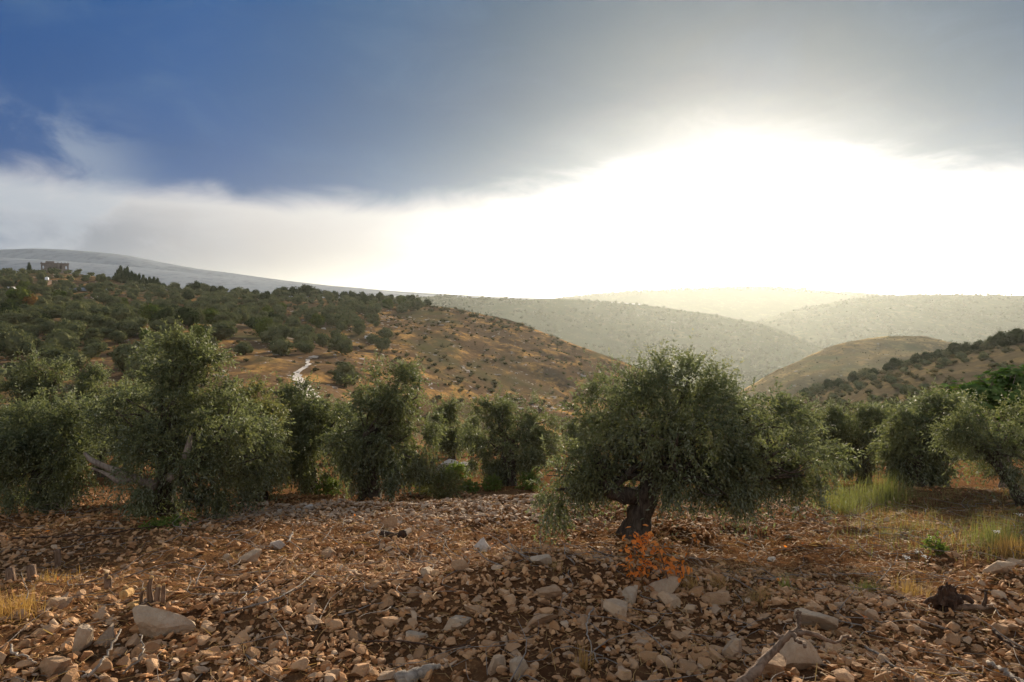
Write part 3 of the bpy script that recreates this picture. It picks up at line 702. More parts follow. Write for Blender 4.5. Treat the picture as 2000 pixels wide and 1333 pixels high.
rh = np.random.default_rng(21)
cand = H_LEFT.sample(14000, rh, .18, 1.0); cpx, cpy = proj(cand)
def hill_density(px, py):
    up = np.clip((720-py)/90, .15, 1)
    left = np.clip((760-px)/260, 0, 1)
    d = left*up
    d = np.where((px > 450) & (px < 660) & (py > 660), d*.25, d)                 # the bare ground round the track
    d = np.where((py > 655) & (px < 450), d*.75, d)
    d = np.where((px > 60) & (px < 240) & (py < 562), .10, d)                    # the bare knoll under the house
    d = np.where((px > 620) & (px < 830) & (py < 612), np.maximum(d, .75), d)    # the wooded crest
    return d
keep = rh.random(len(cand)) < hill_density(cpx, cpy); cand = cand[keep & (cpx > -120) & (cpx < 1250)]
chosen = []
for p in cand:
    w = rh.uniform(3.4, 6.6)
    if all((p[0]-q[0])**2+(p[1]-q[1])**2 > (.50*(w+qw))**2 for q, qw in chosen): chosen.append((p, w))
print('HILL', len(chosen)); chosen.sort(key=lambda c: -c[1]/c[0][1])
ind = [c for c in chosen if 0 <= proj(c[0])[0] <= 2000][:285]; ids = {id(c) for c in ind}
def zone(px, py):
    v = 'high up, near the skyline' if py < 600 else 'half way up the slope' if py < 645 else 'low down, above the near olives'
    h = 'below the unfinished house' if px < 160 else 'below the cypress clump' if px < 330 else 'between the cypresses and the track' if px < 540 else 'above the chalky track' if px < 680 else 'right of the chalky track'
    return 'small grey-green olive %s, %s' % (h, v), 'hillside olives %s, %s' % (h, v)
for i, c in enumerate(ind):
    p, w = c; px, py = proj(p); k = rh.random()
    if k < .08: me, nm, lab, grp = GR[i % 2], 'green_tree', 'yellow-green broadleaf tree among the grey olives of the left hillside', 'green trees on the left hillside'
    elif k < .13: me, nm, lab, grp = DK[i % 3], 'dark_tree', 'very dark rounded tree among the grey olives of the left hillside', 'dark trees on the left hillside'
    else: me, nm, lab, grp = OL[i % 6], 'hillside_olive', *zone(px, py)
    add(nm, me, None, tuple(p), rh.uniform(0, 6.28), (w, w, w*rh.uniform(.85, 1.1)), lab, 'tree', grp)
def clumped(sp, wl, seed, lo=-.5, hi=.5):
    return sp[fbm(sp/np.array([wl, wl*.6, wl*.5]), 3, seed) > rh.uniform(lo, hi, len(sp))]
def scatter_blobs(name, pts, ws, mat, seed, base, zs=.75, kindlab=None):
    r = np.random.default_rng(seed); V = []; F = []; o = 0
    bases = [far_crown(seed+i, base[1], base[2], core=base[0], lobes=base[3], trunk=False) for i in range(5)]
    for p, w in zip(pts, ws):
        v, f = bases[r.integers(5)]; a = r.uniform(0, 6.28); c, s = math.cos(a), math.sin(a)
        q = np.stack([v[:, 0]*c-v[:, 1]*s, v[:, 0]*s+v[:, 1]*c, v[:, 2]*zs*r.uniform(.8, 1.2)-.04], -1)*w+p
        V.append(q); F.append(f+o); o += len(q)
    return add(name, mesh_from(name, np.concatenate(V), np.concatenate(F), mat), kind='stuff')
rest = [c for c in chosen if id(c) not in ids]
if rest: scatter_blobs('hillside_trees', [c[0] for c in rest], [c[1] for c in rest], M_FARLEAF, 3, (ICO1, 50, .13, 2))
sp = H_LEFT.sample(16000, rh, .1, 1.0); sp = sp[fbm(sp/np.array([14., 14., 7.]), 3, 61) > rh.uniform(-.6, .5, len(sp))]; spx, spy = proj(sp)
k = rh.random(len(sp)) < np.where(spx > 640, .85, .3); sp = sp[k]
sc_w = (.35+2.2*rh.random(len(sp))**2.2)*np.where(proj(sp)[0] > 640, 1.0, .7)
sc_w = np.where((sp[:, 1] > 250) & (proj(sp)[0] > 780), sc_w*1.5, sc_w)
scatter_blobs('hillside_scrub', sp, sc_w, M_SCRUB, 11, (ICO1, 18, .22, 1), .6)
sp = H_F.sample(900, rh, .3, 1.0); scatter_blobs('slope_scrub', sp, rh.uniform(.5, 2.4, len(sp)), M_SCRUB, 12, (ICO1, 40, .16, 1), .65)
sp = H_F.sample(150, rh, .3, .96); scatter_blobs('slope_bushes', sp, rh.uniform(1.6, 3.2, len(sp)), M_FARLEAF, 18, (ICO2, 120, .11, 3), .75)
sp = H_E.sample(700, rh, .2, 1.0); scatter_blobs('spur_scrub', sp, rh.uniform(.6, 2.2, len(sp)), M_SCRUB, 13, (ICO1, 12, .2, 0), .6)
sp = H_C1.sample(8000, rh, .35, 1.0); sp = clumped(sp, 60., 62); scatter_blobs('ridge_woodland', sp, 5+11*rh.random(len(sp))**2, M_FARDARK, 14, (ICO1, 4, .25, 0), .8)
sp = H_C2.sample(8000, rh, .35, 1.0); sp = clumped(sp, 80., 63); scatter_blobs('far_ridge_woodland', sp, 6+11*rh.random(len(sp))**2, M_FARDARK, 15, (ICO1, 4, .25, 0), .8)
sp = H_D.sample(1500, rh, .8, 1.0); scatter_blobs('pale_ridge_woodland', sp, rh.uniform(9, 20, len(sp)), M_FARDARK, 16, (ICO1, 6, .25, 0), .75)
# pale limestone outcrops on the hillside
sp = H_LEFT.sample(9000, rh, .1, .97); q = fbm(sp/np.array([16., 16., 8.]), 3, 77); sp = sp[q > .25]
RK = []
for i in range(8):
    bm = bmesh.new(); [bm.verts.new(Vector(x)) for x in norm(rh.normal(size=(9, 3)))*rh.uniform(.6, 1, (9, 1))]
    bmesh.ops.convex_hull(bm, input=bm.verts[:]); bmesh.ops.triangulate(bm, faces=bm.faces[:])
    lo = [x for x in bm.verts if not x.link_faces]; bmesh.ops.delete(bm, geom=lo, context='VERTS'); bm.verts.index_update()
    RK.append((np.array([x.co[:] for x in bm.verts]), np.array([[y.index for y in z.verts] for z in bm.faces]))); bm.free()
V = []; F = []; o0 = 0
for p in sp:
    v, f = RK[rh.integers(8)]; s = rh.uniform(.12, .55)*(1.0 if rh.random() < .9 else 2.0); v = v*np.array([s*1.6, s, s*.35])+p; V.append(v); F.append(f+o0); o0 += len(v)
add('hillside_outcrops', mesh_from('hillside_outcrops', np.concatenate(V), np.concatenate(F), M_B_PALE), kind='stuff')

def on_left(px, py):
    h = H_LEFT.hit(px, py); return h
def crest_pt(hill, px):
    """point of a hill's crest row under a photo column"""
    row = hill.g[hill.ny-1]; qx, _ = proj(row); return np.array([np.interp(px, qx, row[:, i]) for i in range(3)])
# trees standing on the skyline of the left hill
for i, (px, w, me, nm, lab) in enumerate([
    (226, 3.2, CYP[0], 'cypress', 'slim low cypress at the left end of the dark clump on the skyline'),
    (232, 5.2, CYP[1], 'cypress', 'second cypress from the left in the dark skyline clump'),
    (237, 6.8, CYP[0], 'cypress', 'tallest cypress of the dark clump on the skyline'),
    (243, 5.6, CYP[1], 'cypress', 'cypress just right of the tallest in the skyline clump'),
    (248, 6.2, CYP[0], 'cypress', 'second tallest cypress of the skyline clump'),
    (254, 4.8, CYP[1], 'cypress', 'cypress in the middle of the skyline clump'),
    (260, 5.6, CYP[0], 'cypress', 'cypress right of the middle in the skyline clump'),
    (266, 4.4, CYP[1], 'cypress', 'shorter cypress before the gap of the skyline clump'),
    (271, 5.4, CYP[0], 'cypress', 'pointed cypress standing slightly apart in the skyline clump'),
    (280, 4.6, CYP[1], 'cypress', 'cypress after the gap of the skyline clump'),
    (287, 4.0, CYP[0], 'cypress', 'small cypress right of the gap in the skyline clump'),
    (294, 4.8, CYP[1], 'cypress', 'cypress near the right end of the skyline clump'),
    (301, 5.0, CYP[0], 'cypress', 'last but one cypress of the skyline clump'),
    (307, 4.6, CYP[1], 'cypress', 'last cypress at the right end of the skyline clump'),
    (57, 4.6, CYP[0], 'cypress', 'lone thin cypress on the knoll left of the unfinished house'),
    (42, 2.6, DK[0], 'dark_tree', 'round bush on the knoll left of the lone cypress')]):
    p = crest_pt(H_LEFT, px); ww = w*(2.2 if nm == 'cypress' else 1)
    add(nm, me, None, (p[0], p[1], p[2]-.2), i*1.3, (ww*1.1, ww*1.1, w*random.uniform(1.25, 1.5)) if nm == 'cypress' else w, lab, 'tree', 'cypresses on the skyline' if nm == 'cypress' else None)
for i, (px, w) in enumerate([(225, 4.0), (318, 4.5), (345, 4.0), (372, 5.5), (388, 6.0), (412, 5.0), (430, 5.5), (458, 4.2), (480, 4.0), (500, 4.2), (545, 5.8), (558, 5.5), (575, 6.2), (592, 6.8), (608, 6.2), (622, 5.0), (640, 4.5), (655, 4.2), (672, 4.5), (690, 4.2), (706, 4.4), (724, 4.4), (742, 4.2), (760, 4.4), (780, 4.0), (800, 4.4), (815, 4.0), (835, 4.0)]):
    w *= 1.35; p = crest_pt(H_LEFT, px); add('dark_tree', DK[i % 3], None, (p[0], p[1], p[2]-.3), i*1.7, (w, w, w*random.uniform(.8, 1.05)), 'dark tree on the skyline of the left hill, right of the cypresses' if px > 310 else 'small dark tree just left of the cypress clump', 'tree', 'dark trees on the left skyline' if px > 310 else None)
for i, (px, py, w) in enumerate([(45, 605, 9.5), (62, 608, 7.0)]):
    p = on_left(px, py)
    if p is not None: add('rusty_tree' if i else 'green_tree', RU if i else GR[0], None, (p[0], p[1], p[2]-.2), i, w, 'rust-tinged tree at the left edge below the white sheds' if i else 'big green tree at the left edge below the white sheds', 'tree')
# trees along the crest of the right slope
for i, (px, w) in enumerate([(1575, 4.2), (1598, 4.6), (1622, 4.0), (1640, 3.6), (1668, 3.8), (1690, 4.4), (1708, 3.0), (1735, 3.2), (1752, 4.0), (1770, 3.2), (1790, 3.4), (1812, 3.0), (1835, 3.6), (1855, 3.4), (1872, 4.8), (1890, 4.0), (1912, 3.6), (1930, 3.4), (1958, 4.8), (1972, 4.6), (1995, 4.6), (2015, 4.0)]):
    p = crest_pt(H_F, px); dark = i % 4 != 1
    add('dark_tree' if dark else 'hillside_olive', DK[i % 3] if dark else OL[i % 6], None, (p[0], p[1], p[2]-.3), i*2.1, (w, w, w*random.uniform(.8, 1.0)), 'dark bushy tree along the crest of the brown right slope' if dark else 'grey-green tree along the crest of the brown right slope', 'tree', 'dark trees on the right crest' if dark else 'grey-green trees on the right crest')

# chalky track on the left hill, draped on the slope
tp = smooth_path([(600, 703), (603, 712), (590, 722), (580, 731), (583, 742), (590, 752), (600, 764), (612, 778)], 44)
tw = pchip([0, .3, .5, .7, 1], np.array([[3.], [6], [9], [14], [17]]), np.linspace(0, 1, 44))[:, 0]
TV = []
for (qx, qy), w in zip(tp, tw):
    for s in (-1, -.5, 0, .5, 1):
        h = on_left(qx+s*w*(.9+.25*math.sin(qy*.9+s))+rh.normal(0, 1.3), qy+rh.normal(0, .5)); TV.append(h+np.array([0, 0, .07]) if h is not None else TV[-1])
add('chalky_track', mesh_from('chalky_track', np.array(TV), grid_faces(44, 5), M_PATH, True), kind='structure')

# ------------------------------------------------------------------ buildings on the knoll
def box(x0, x1, y0, y1, z0, z1):
    v = np.array([(x, y, z) for x in (x0, x1) for y in (y0, y1) for z in (z0, z1)], float)
    return v, np.array([(0, 1, 3, 2), (4, 6, 7, 5), (0, 4, 5, 1), (2, 3, 7, 6), (0, 2, 6, 4), (1, 5, 7, 3)])
def boxes(name, L, mat, parent, **k):
    v, f = joinm([box(*b) for b in L]); return add(name, mesh_from(name, v, f, mat), parent, **k)
pL, pR = crest_pt(H_LEFT, 80), crest_pt(H_LEFT, 136)
hw = 13.2; hx, hy = (pL[0]+pR[0])/2, pL[1]-2; hzz = max(pL[2], pR[2])+.9
house = add('unfinished_house', None, None, (hx, hy, hzz), math.atan2(-hx, hy), label='unfinished grey concrete house on the skyline of the left hill', cat='house')
a = -hw/2; u = hw/55.0
boxes('foundation', [(a-.2, -a+.2, -.2, 9.2, -1.5, .6)], M_CONC, house)
H1 = 4.4
def wall_run(name, x0, x1, y, z0, z1, holes, th=.25):
    L = []; x = x0
    for (h0, h1, b, t) in holes:
        L.append((x, h0, y, y+th, z0, z1)); 
        if b > z0: L.append((h0, h1, y+.003, y+th-.003, z0, b))
        L.append((h0, h1, y+.003, y+th-.003, t, z1)); x = h1
    L.append((x, x1, y, y+th, z0, z1)); boxes(name, L, M_CONC, house)
wall_run('front_wall', a, -a, 0, .6, H1, [(a+u*2.5, a+u*6, 1.4, 3.3), (a+u*16, a+u*18.5, 1.0, 3.2), (a+u*23, a+u*26, .62, 3.3), (a+u*29, a+u*31.5, 1.2, 3.1), (a+u*37.5, a+u*40.5, 1.2, 3.2), (a+u*48, a+u*51.5, 1.3, 3.3)])
wall_run('back_wall', a, -a, 8.75, .6, H1, [(a+u*2.5, a+u*6.5, 1.2, 3.4), (a+u*47.5, a+u*52, 1.2, 3.4)])
boxes('side_wall', [(a, a+.25, .26, 8.74, .6, H1)], M_CONC, house); boxes('side_wall', [(-a-.25, -a, .26, 8.74, .6, H1)], M_CONC, house)
boxes('partition_wall', [(a+u*9, a+u*9+.2, .26, 8.74, .6, H1)], M_CONC, house); boxes('partition_wall', [(a+u*44, a+u*44+.2, .26, 8.74, .6, H1)], M_CONC, house)
boxes('roof_slab', [(a-.3, -a+.3, -.3, 9.3, H1+.003, H1+.28)], M_CONC, house)
boxes('roof_storey', [(a+u*9, a+u*26.5, .3, 8, H1+.283, H1+1.3)], M_CONC, house)
for xx in (a+.2, a+u*33, a+u*40, a+u*47, -a-.5): boxes('column', [(xx, xx+.35, .1, .45, H1+.283, H1+.283+random.uniform(.5, .9))], M_CONC, house)
p = on_left(85, 557)
hut = add('block_hut', None, None, (p[0], p[1], p[2]-.3), label='small brown block hut below the unfinished house', cat='hut')
wl = [(-1.7, 1.7, 0, .2, 0, 2.2), (-1.7, 1.7, 2.6, 2.8, 0, 2.2), (-1.7, -1.5, .203, 2.597, 0, 2.2), (1.5, 1.7, .203, 2.597, 0, 2.2)]
for w_ in wl: boxes('wall', [w_], M_HUT, hut)
boxes('roof', [(-1.8, 1.8, -.1, 2.9, 2.203, 2.35)], M_CONC, hut); boxes('door', [(-.4, .4, -.03, -.003, .1, 1.8)], M_DARKWOOD, hut)
tv, tf = tube([(0, 0, 0), (0, 0, .1), (0, 0, 1.2), (0, 0, 1.35)], [.7, .75, .75, .5], 16)
tank = add('water_tank', mesh_from('water_tank', tv, tf, M_WHITE, True), None, (p[0]+.6, p[1]+1.4, p[2]+2.05), label='white water tank on the roof of the brown hut', cat='tank')
v, f = tube([(0, 0, 1.35), (0, 0, 1.5)], [.2, .18], 10); add('lid', mesh_from('lid', v, f, M_WHITE), tank)
for px, py, w, h, lab in ((20, 565, 2.2, .9, 'small white shed at the far left edge of the hillside'), (53, 567, 3.0, 1.5, 'white shed right of the smaller one, above the big green tree')):
    p = on_left(px, py); sh = add('white_shed', None, None, (p[0], p[1], p[2]-.1), label=lab, cat='shed')
    boxes('wall', [(-w/2, w/2, 0, 2, 0, h)], M_WHITE, sh); boxes('roof', [(-w/2-.15, w/2+.15, -.15, 2.15, h+.003, h+.12)], M_WHITE, sh)
    boxes('door', [(-.3, .3, -.04, -.003, .05, h*.85)], M_NET, sh)
p0, p1 = on_left(126, 568), on_left(212, 568)
L = np.linalg.norm(p1-p0); ang = math.atan2(p1[1]-p0[1], p1[0]-p0[0])
aa = np.linspace(0, np.pi, 9); xs = np.linspace(0, L, 14)
v = np.array([(x, 2.2*math.cos(t), 1.35*math.sin(t)) for x in xs for t in aa]); tun = add('greenhouse_tunnel', mesh_from('greenhouse_tunnel', v, grid_faces(14, 9), M_NET, True), None, tuple(p0+np.array([0, 0, -.1])), ang, label='long low grey-blue greenhouse tunnel below the knoll', cat='greenhouse')
for x in xs[::3]:
    v, f = tube([(x, 2.23*math.cos(t), 1.38*math.sin(t)) for t in aa], [.04]*9, 5); add('hoop', mesh_from('hoop', v, f, M_CONC), tun)
for px, lab in ((717, 'white hive box on the hillside, left of a pair'), (732, 'white hive box on the hillside, right of a pair')):
    p = on_left(px, 662); bx = add('hive_box', None, None, (p[0], p[1], p[2]), label=lab, cat='box', group='white boxes on the hillside')
    boxes('body', [(-.5, .5, -.35, .35, 0, .6)], M_WHITE, bx); boxes('lid', [(-.55, .55, -.4, .4, .603, .72)], M_WHITE, bx)
# mast and hilltop houses on the pale ridge
p = crest_pt(H_D, 1478); v, f = joinm([tube([(0, 0, -2), (0, 0, 14), (0, 0, 28)], [1.5, 1.0, .6], 6), box(-2.2, 2.2, -.3, .3, 17, 18.5)]); add('radio_mast', mesh_from('radio_mast', v, f, M_CONC), None, tuple(p), label='thin mast on the pale far ridge', cat='mast')
for px, w, h, lab in ((1505, 18, 10, 'flat-topped building on the pale far ridge beside the mast'), (1570, 24, 13, 'blocky building at the right end of the pale far ridge'), (1660, 15, 9, 'little block on the pale ridge just above the wooded one')):
    p = crest_pt(H_D, px); ho_ = add('ridge_house', None, None, (p[0], p[1], p[2]-2), label=lab, cat='building')
    boxes('wall', [(-w/2, w/2, 0, 8, 0, h)], M_CONC, ho_); boxes('roof', [(-w/2-.5, w/2+.5, -.5, 8.5, h+.01, h+.8)], M_CONC, ho_)
    for s in (-.25, .25): boxes('window', [(w*s-.8, w*s+.8, -.1, -.01, h*.4, h*.75)], M_DARKWOOD, ho_)

# ------------------------------------------------------------------ foreground stones
rs = np.random.default_rng(33)
def hull_stone(npts, flat, r):
    bm = bmesh.new()
    pts = norm(r.normal(size=(npts, 3)))*r.uniform(.75, 1.0, (npts, 1))*np.array([1.0, r.uniform(.6, .9), flat])
    for x in pts: bm.verts.new(Vector(x))
    bmesh.ops.convex_hull(bm, input=bm.verts[:]); bmesh.ops.delete(bm, geom=[x for x in bm.verts if not x.link_faces], context='VERTS')
    bmesh.ops.triangulate(bm, faces=bm.faces[:]); bm.verts.index_update()
    out = np.array([x.co[:] for x in bm.verts]), np.array([[y.index for y in z.verts] for z in bm.faces]); bm.free(); return out
def facet_rock(core, seed, dims, cuts=9, depth=(.5, .85), rough=.05, rough_sc=2.5):
    """angular rock: sphere cut by planes, roughened"""
    r = np.random.default_rng(seed); v = core[0].copy()*1.25
    nn = norm(r.normal(size=(cuts, 3))); nn[0] = norm(np.array([r.normal(0, .15), r.normal(0, .15), 1])); nn[1] = (0, 0, -1)
    for k, n in enumerate(nn):
        d = r.uniform(*depth); e = np.maximum(0, v @ n-d); v = v-e[:, None]*n*.97
    v = v+norm(v)*(rough*fbm(v*rough_sc+seed*1.7, 4, seed))[:, None]
    v = v/np.abs(v).max(0); return v*np.array(dims)/2, core[1]
STV = [hull_stone(n, fl, rs) for n in (9, 11, 13) for fl in (.26, .36, .52) for _ in range(4)]
def rot_mats(n, r, tilt):
    a = r.uniform(0, 2*np.pi, n); tx = r.normal(0, tilt, n); ty = r.normal(0, tilt, n)
    ca, sa, cx, sx, cy, sy = np.cos(a), np.sin(a), np.cos(tx), np.sin(tx), np.cos(ty), np.sin(ty)
    Z = np.zeros(n); O = np.ones(n)
    Rz = np.stack([ca, -sa, Z, sa, ca, Z, Z, Z, O], -1).reshape(n, 3, 3); Rx = np.stack([O, Z, Z, Z, cx, -sx, Z, sx, cx], -1).reshape(n, 3, 3); Ry = np.stack([cy, Z, sy, Z, O, Z, -sy, Z, cy], -1).reshape(n, 3, 3)
    return Ry @ Rx @ Rz
def bulk(pts, size, r, lift=.25, tilt=.35):
    V = []; F = []; o = 0; k = r.integers(len(STV), size=len(pts)); Rm = rot_mats(len(pts), r, tilt)
    for j in range(len(STV)):
        m = np.where(k == j)[0]
        if not len(m): continue
        v, f = STV[j]; q = np.einsum('nij,vj->nvi', Rm[m], v)*size[m][:, None, None]*.5
        q = q+pts[m][:, None]; q[..., 2] += (lift*size[m])[:, None]*.5
        V.append(q.reshape(-1, 3)); F.append((f[None]+(np.arange(len(m))*len(v))[:, None, None]).reshape(-1, 3)+o); o += len(m)*len(v)
    return np.concatenate(V), np.concatenate(F)
LIT = ground_at(1560, 1088)
def stone_density(x, y):
    px, py = proj(np.stack([x, y, ground_z(x, y, False)], -1))
    d = np.ones_like(x)
    e = ((px-1560)/330)**2+((py-1085)/50)**2; d *= 1-.9*np.exp(-e**2)                  # leaf litter round the large tree
    d *= np.where((px > 1620) & (py < 1075), .10, 1)                                      # grassy ground
    e = ((px-1080)/150)**2+((py-1060)/45)**2; d *= 1-.55*np.exp(-e**2)
    d *= np.where((py < 955) & (px > 560), .18, 1)
    e = ((px-330)/280)**2+((py-1110)/60)**2; d *= 1-.3*np.exp(-e)
    e = ((px-120)/200)**2+((py-1010)/35)**2; d *= 1-.4*np.exp(-e)
    return d*(.7+.3*np.clip(1+1.6*vnoise(xy3(x, y, .9), 44), 0, 1.6))
def scatter_xy(n, r, y0=3.2, y1=15.5):
    u = r.random(n); y = np.sqrt(y0**2+u*(y1**2-y0**2)); x = (r.random(n)*2-1)*(y*.80+.6)
    return x, y
def stones(n, lo, hi, pw, r, y0=3.2, y1=15.5):
    x, y = scatter_xy(n, r, y0, y1); k = r.random(n) < stone_density(x, y); x, y = x[k], y[k]
    s = lo*(hi/lo)**(r.random(len(x))**pw); p = np.stack([x, y, ground_z(x, y)], -1); return p, s
pa, sa_ = stones(24000, .028, .060, 1.0, rs); pb, sb_ = stones(27000, .05, .13, 1.5, rs)
x = rs.uniform(-2.6, 3.6, 7000); y = rs.uniform(4.3, 7.2, 7000); k = rs.random(7000) < .8*stone_density(x, y); x, y = x[k], y[k]
pa = np.concatenate([pa, np.stack([x, y, ground_z(x, y)], -1)]); sa_ = np.concatenate([sa_, .03*(.085/.03)**rs.random(len(x))])
v1, f1 = bulk(pa, sa_, rs, .55, .45); v2, f2 = bulk(pb, sb_, rs, .5, .4)
v, f = joinm([(v1, f1), (v2, f2)])
add('rubble', mesh_from('rubble', v, f, M_STONE), kind='stuff')

# the paler band of stones along the far edge of the terrace
x = rs.uniform(-5.2, 1.2, 9000); y = rs.uniform(9.6, 12.6, 9000); px_, py_ = proj(np.stack([x, y, ground_z(x, y, False)], -1))
k = (px_ > 400+80*vnoise(xy3(x, y, 1.1), 8)) & (px_ < 1180) & (rs.random(9000) < .62*np.clip((1045-py_)/60, 0, 1)); x, y = x[k], y[k]
v, f = bulk(np.stack([x, y, ground_z(x, y)+.01], -1), .04*(.16/.04)**(rs.random(len(x))**2.0), rs, .35, .35); add('pale_rubble', mesh_from('pale_rubble', v, f, M_STONE_PALE), kind='stuff')

# stones of their own: the larger loose ones
BIG = [mesh_from('stone', *facet_rock(ICO3, 200+i, (1, rs.uniform(.6, .85), rs.uniform(.32, .6)), 10, (.45, .8), .05), M_STONE_OB) for i in range(14)]
zones = [  # px range, py range, count, size range, label, group
    ((0, 420), (1200, 1345), 46, (.10, .22), 'loose tan stone in the heap at the bottom left corner', 'stones of the bottom left heap'),
    ((420, 900), (1190, 1345), 46, (.09, .20), 'loose tan stone along the bottom edge, left of the middle', 'stones along the bottom left of the middle'),
    ((900, 1420), (1130, 1345), 74, (.09, .19), 'loose angular stone in the rubble bank below the orange leaves', 'stones of the middle rubble bank'),
    ((1420, 2010), (1150, 1345), 58, (.09, .19), 'loose stone in the bottom right rubble round the forked branch', 'stones of the bottom right rubble'),
    ((620, 1000), (1040, 1190), 22, (.10, .19), 'flat stone lying on the fine rubble right of the dark log', 'stones on the middle rubble'),
    ((0, 620), (1015, 1190), 20, (.10, .18), 'flat stone on the brown litter left of the dark log', 'stones on the left litter'),
    ((450, 1040), (958, 1030), 14, (.10, .2), 'pale stone on the far edge of the stony terrace', 'stones on the terrace edge')]
taken = []; STONES = []
for (xa, xb), (ya, yb), cnt, (s0, s1), lab, grp in zones:
    n = 0; tries = 0
    while n < cnt and tries < 600:
        tries += 1
        p = ground_at(rs.uniform(xa, xb), rs.uniform(ya, yb)); s = s0*(s1/s0)**(rs.random()**1.6)
        if any((p[0]-q[0])**2+(p[1]-q[1])**2 < (.42*(s+qs))**2 for q, qs in taken): continue
        taken.append((p, s)); n += 1
        STONES.append(add('stone', BIG[rs.integers(14)], None, (p[0], p[1], p[2]+s*.10), 0, (s, s, s), lab, 'stone', grp)); o = STONES[-1]
        o.rotation_euler = (rs.normal(0, .25), rs.normal(0, .25), rs.uniform(0, 6.28))
# boulders one can name
def boulder(px, py, w, h, mat, seed, label, depth=.7, rz=0., cuts=9, tilt=0., sink=.35, tx=0.):
    """px,py: middle of its foot in the photo; w,h: its size in photo pixels"""
    p = ground_at(px, py); m = p[1]/FPX; W_ = w*m; H_ = h*m*.86
    me = mesh_from('boulder', *facet_rock(ICO4, seed, (W_, W_*depth, H_/(1-sink*.5)), cuts+4, (.36, .72), .05, 3.0), mat)
    o = add('boulder', me, None, (p[0], p[1]+W_*depth*.2, p[2]+H_*(.5-sink*.5)), rz, 1, label, 'boulder')
    o.rotation_euler = (tx, tilt, rz); return o
boulder(288, 1240, 160, 66, M_B_GREY, 301, 'long flat-topped grey boulder at bottom left, largest stone of that side', .6, -.15, 8, .12)
boulder(165, 1270, 52, 60, M_B_GREY, 302, 'upright blue-grey angular stone leaning left of the long boulder', .7, .4, 7, .5)
boulder(205, 1258, 55, 45, M_B_GREY, 303, 'grey angular stone wedged against the left end of the long boulder', .8, 1.2, 7)
boulder(110, 1187, 55, 26, M_B_TAN, 304, 'pale flat stone by the dry tuft at the left edge', .7, .1)
boulder(1572, 1308, 112, 66, M_B_TAN, 305, 'big rounded tan boulder under the forked branch', .75, .3, 8)
boulder(1600, 1228, 98, 42, M_B_GREY, 306, 'smooth pale slab behind the forked branch', .6, -.2, 7, .15)
boulder(1440, 1292, 58, 46, M_B_TAN, 307, 'squarish tan stone left of the forked branch', .8, .2, 7)
boulder(1512, 1325, 80, 48, M_B_BROWN, 308, 'brown stone at the bottom edge beneath the forked branch', .8, .7)
boulder(1300, 1160, 86, 52, M_B_GREY, 309, 'whitish grey boulder at the foot of the orange-leaved seedling', .7, .2, 7, .2)
boulder(1232, 1172, 58, 40, M_B_GREY, 310, 'dark grey rounded boulder left of the whitish one', .8, .9, 8)
boulder(1308, 1184, 52, 30, M_B_TAN, 311, 'wedge-shaped tan stone in front of the whitish boulder', .8, -.4, 6, .2)
boulder(1400, 1176, 66, 34, M_B_BROWN, 312, 'flat brown stone beside the golden grass right of the seedling', .7, .1, 7)
boulder(1350, 1196, 42, 28, M_B_TAN, 313, 'small tan stone between the wedge and the flat brown stone', .8, .5)
boulder(710, 970, 40, 15, M_B_PALE, 314, 'pale blue-grey boulder at the foot of the twin-topped olive', .8, 0, 8)
boulder(480, 1106, 52, 30, M_B_TAN, 315, 'blocky tan stone among litter, middle left', .8, .1, 7)
boulder(544, 1076, 36, 22, M_B_PALE, 316, 'pale pointed stone by the curved twig, middle left', .8, .5, 7)
boulder(645, 1084, 40, 22, M_B_BROWN, 317, 'brown wedge stone right of the pale pointed one', .8, .3, 6)
boulder(440, 1096, 30, 20, M_B_GREY, 318, 'small dark grey stone left of the blocky tan one', .8, .3)
boulder(1962, 1124, 58, 26, M_B_TAN, 319, 'pale flat stone at the right edge under the dry grass', .8, .1, 7)
boulder(1990, 1106, 44, 20, M_B_TAN, 320, 'flat stone at the very right edge behind the pale one', .8, .1, 7)
boulder(965, 1310, 48, 40, M_B_TAN, 321, 'tilted tan slab at the bottom middle', .7, .4, 6, .5)
boulder(1012, 1325, 48, 46, M_B_GREY, 322, 'rough grey-tan stone right of the tilted slab, bottom middle', .8, .8, 8)
boulder(945, 1074, 42, 26, M_B_PALE, 323, 'pale jagged stone with a stick, left of the large tree', .7, -.5, 6, .4)
boulder(1058, 1222, 74, 28, M_B_BROWN, 324, 'long tan slab with a dark underside in the middle bank', .6, .15, 7, -.15)
boulder(893, 1226, 60, 24, M_B_GREY, 325, 'flat grey stone left of the long tan slab', .6, .1, 7)
boulder(935, 1200, 58, 24, M_B_BROWN, 326, 'dark brown stone above the flat grey one', .6, -.2, 7)
boulder(1075, 1165, 58, 32, M_B_BROWN, 327, 'brown wedge stone at the crest of the middle bank', .7, .1, 6)
boulder(830, 1130, 46, 28, M_B_GREY, 328, 'rounded grey stone on the fine rubble, middle', .8, .4, 9)
boulder(900, 1120, 40, 30, M_B_BROWN, 329, 'brown upright stone right of the rounded grey one', .8, .2, 6)
boulder(765, 1036, 44, 34, M_B_BROWN, 330, 'brown wedge-shaped rock behind the dark log', .7, .1, 6, .5)
boulder(1065, 1108, 60, 24, M_B_GREY, 331, 'broad flat grey stone at the top of the middle bank', .7, .1, 7)
boulder(810, 1255, 52, 22, M_B_GREY, 332, 'pale flat stone over the twigs at lower middle', .7, .3, 7)
boulder(100, 1318, 70, 38, M_B_BROWN, 333, 'broad brown stone in the bottom left corner heap', .8, .2, 7)
boulder(1210, 1215, 60, 34, M_B_TAN, 334, 'tan broken slab in the middle bank below the grey boulder', .8, .3, 6, .3)
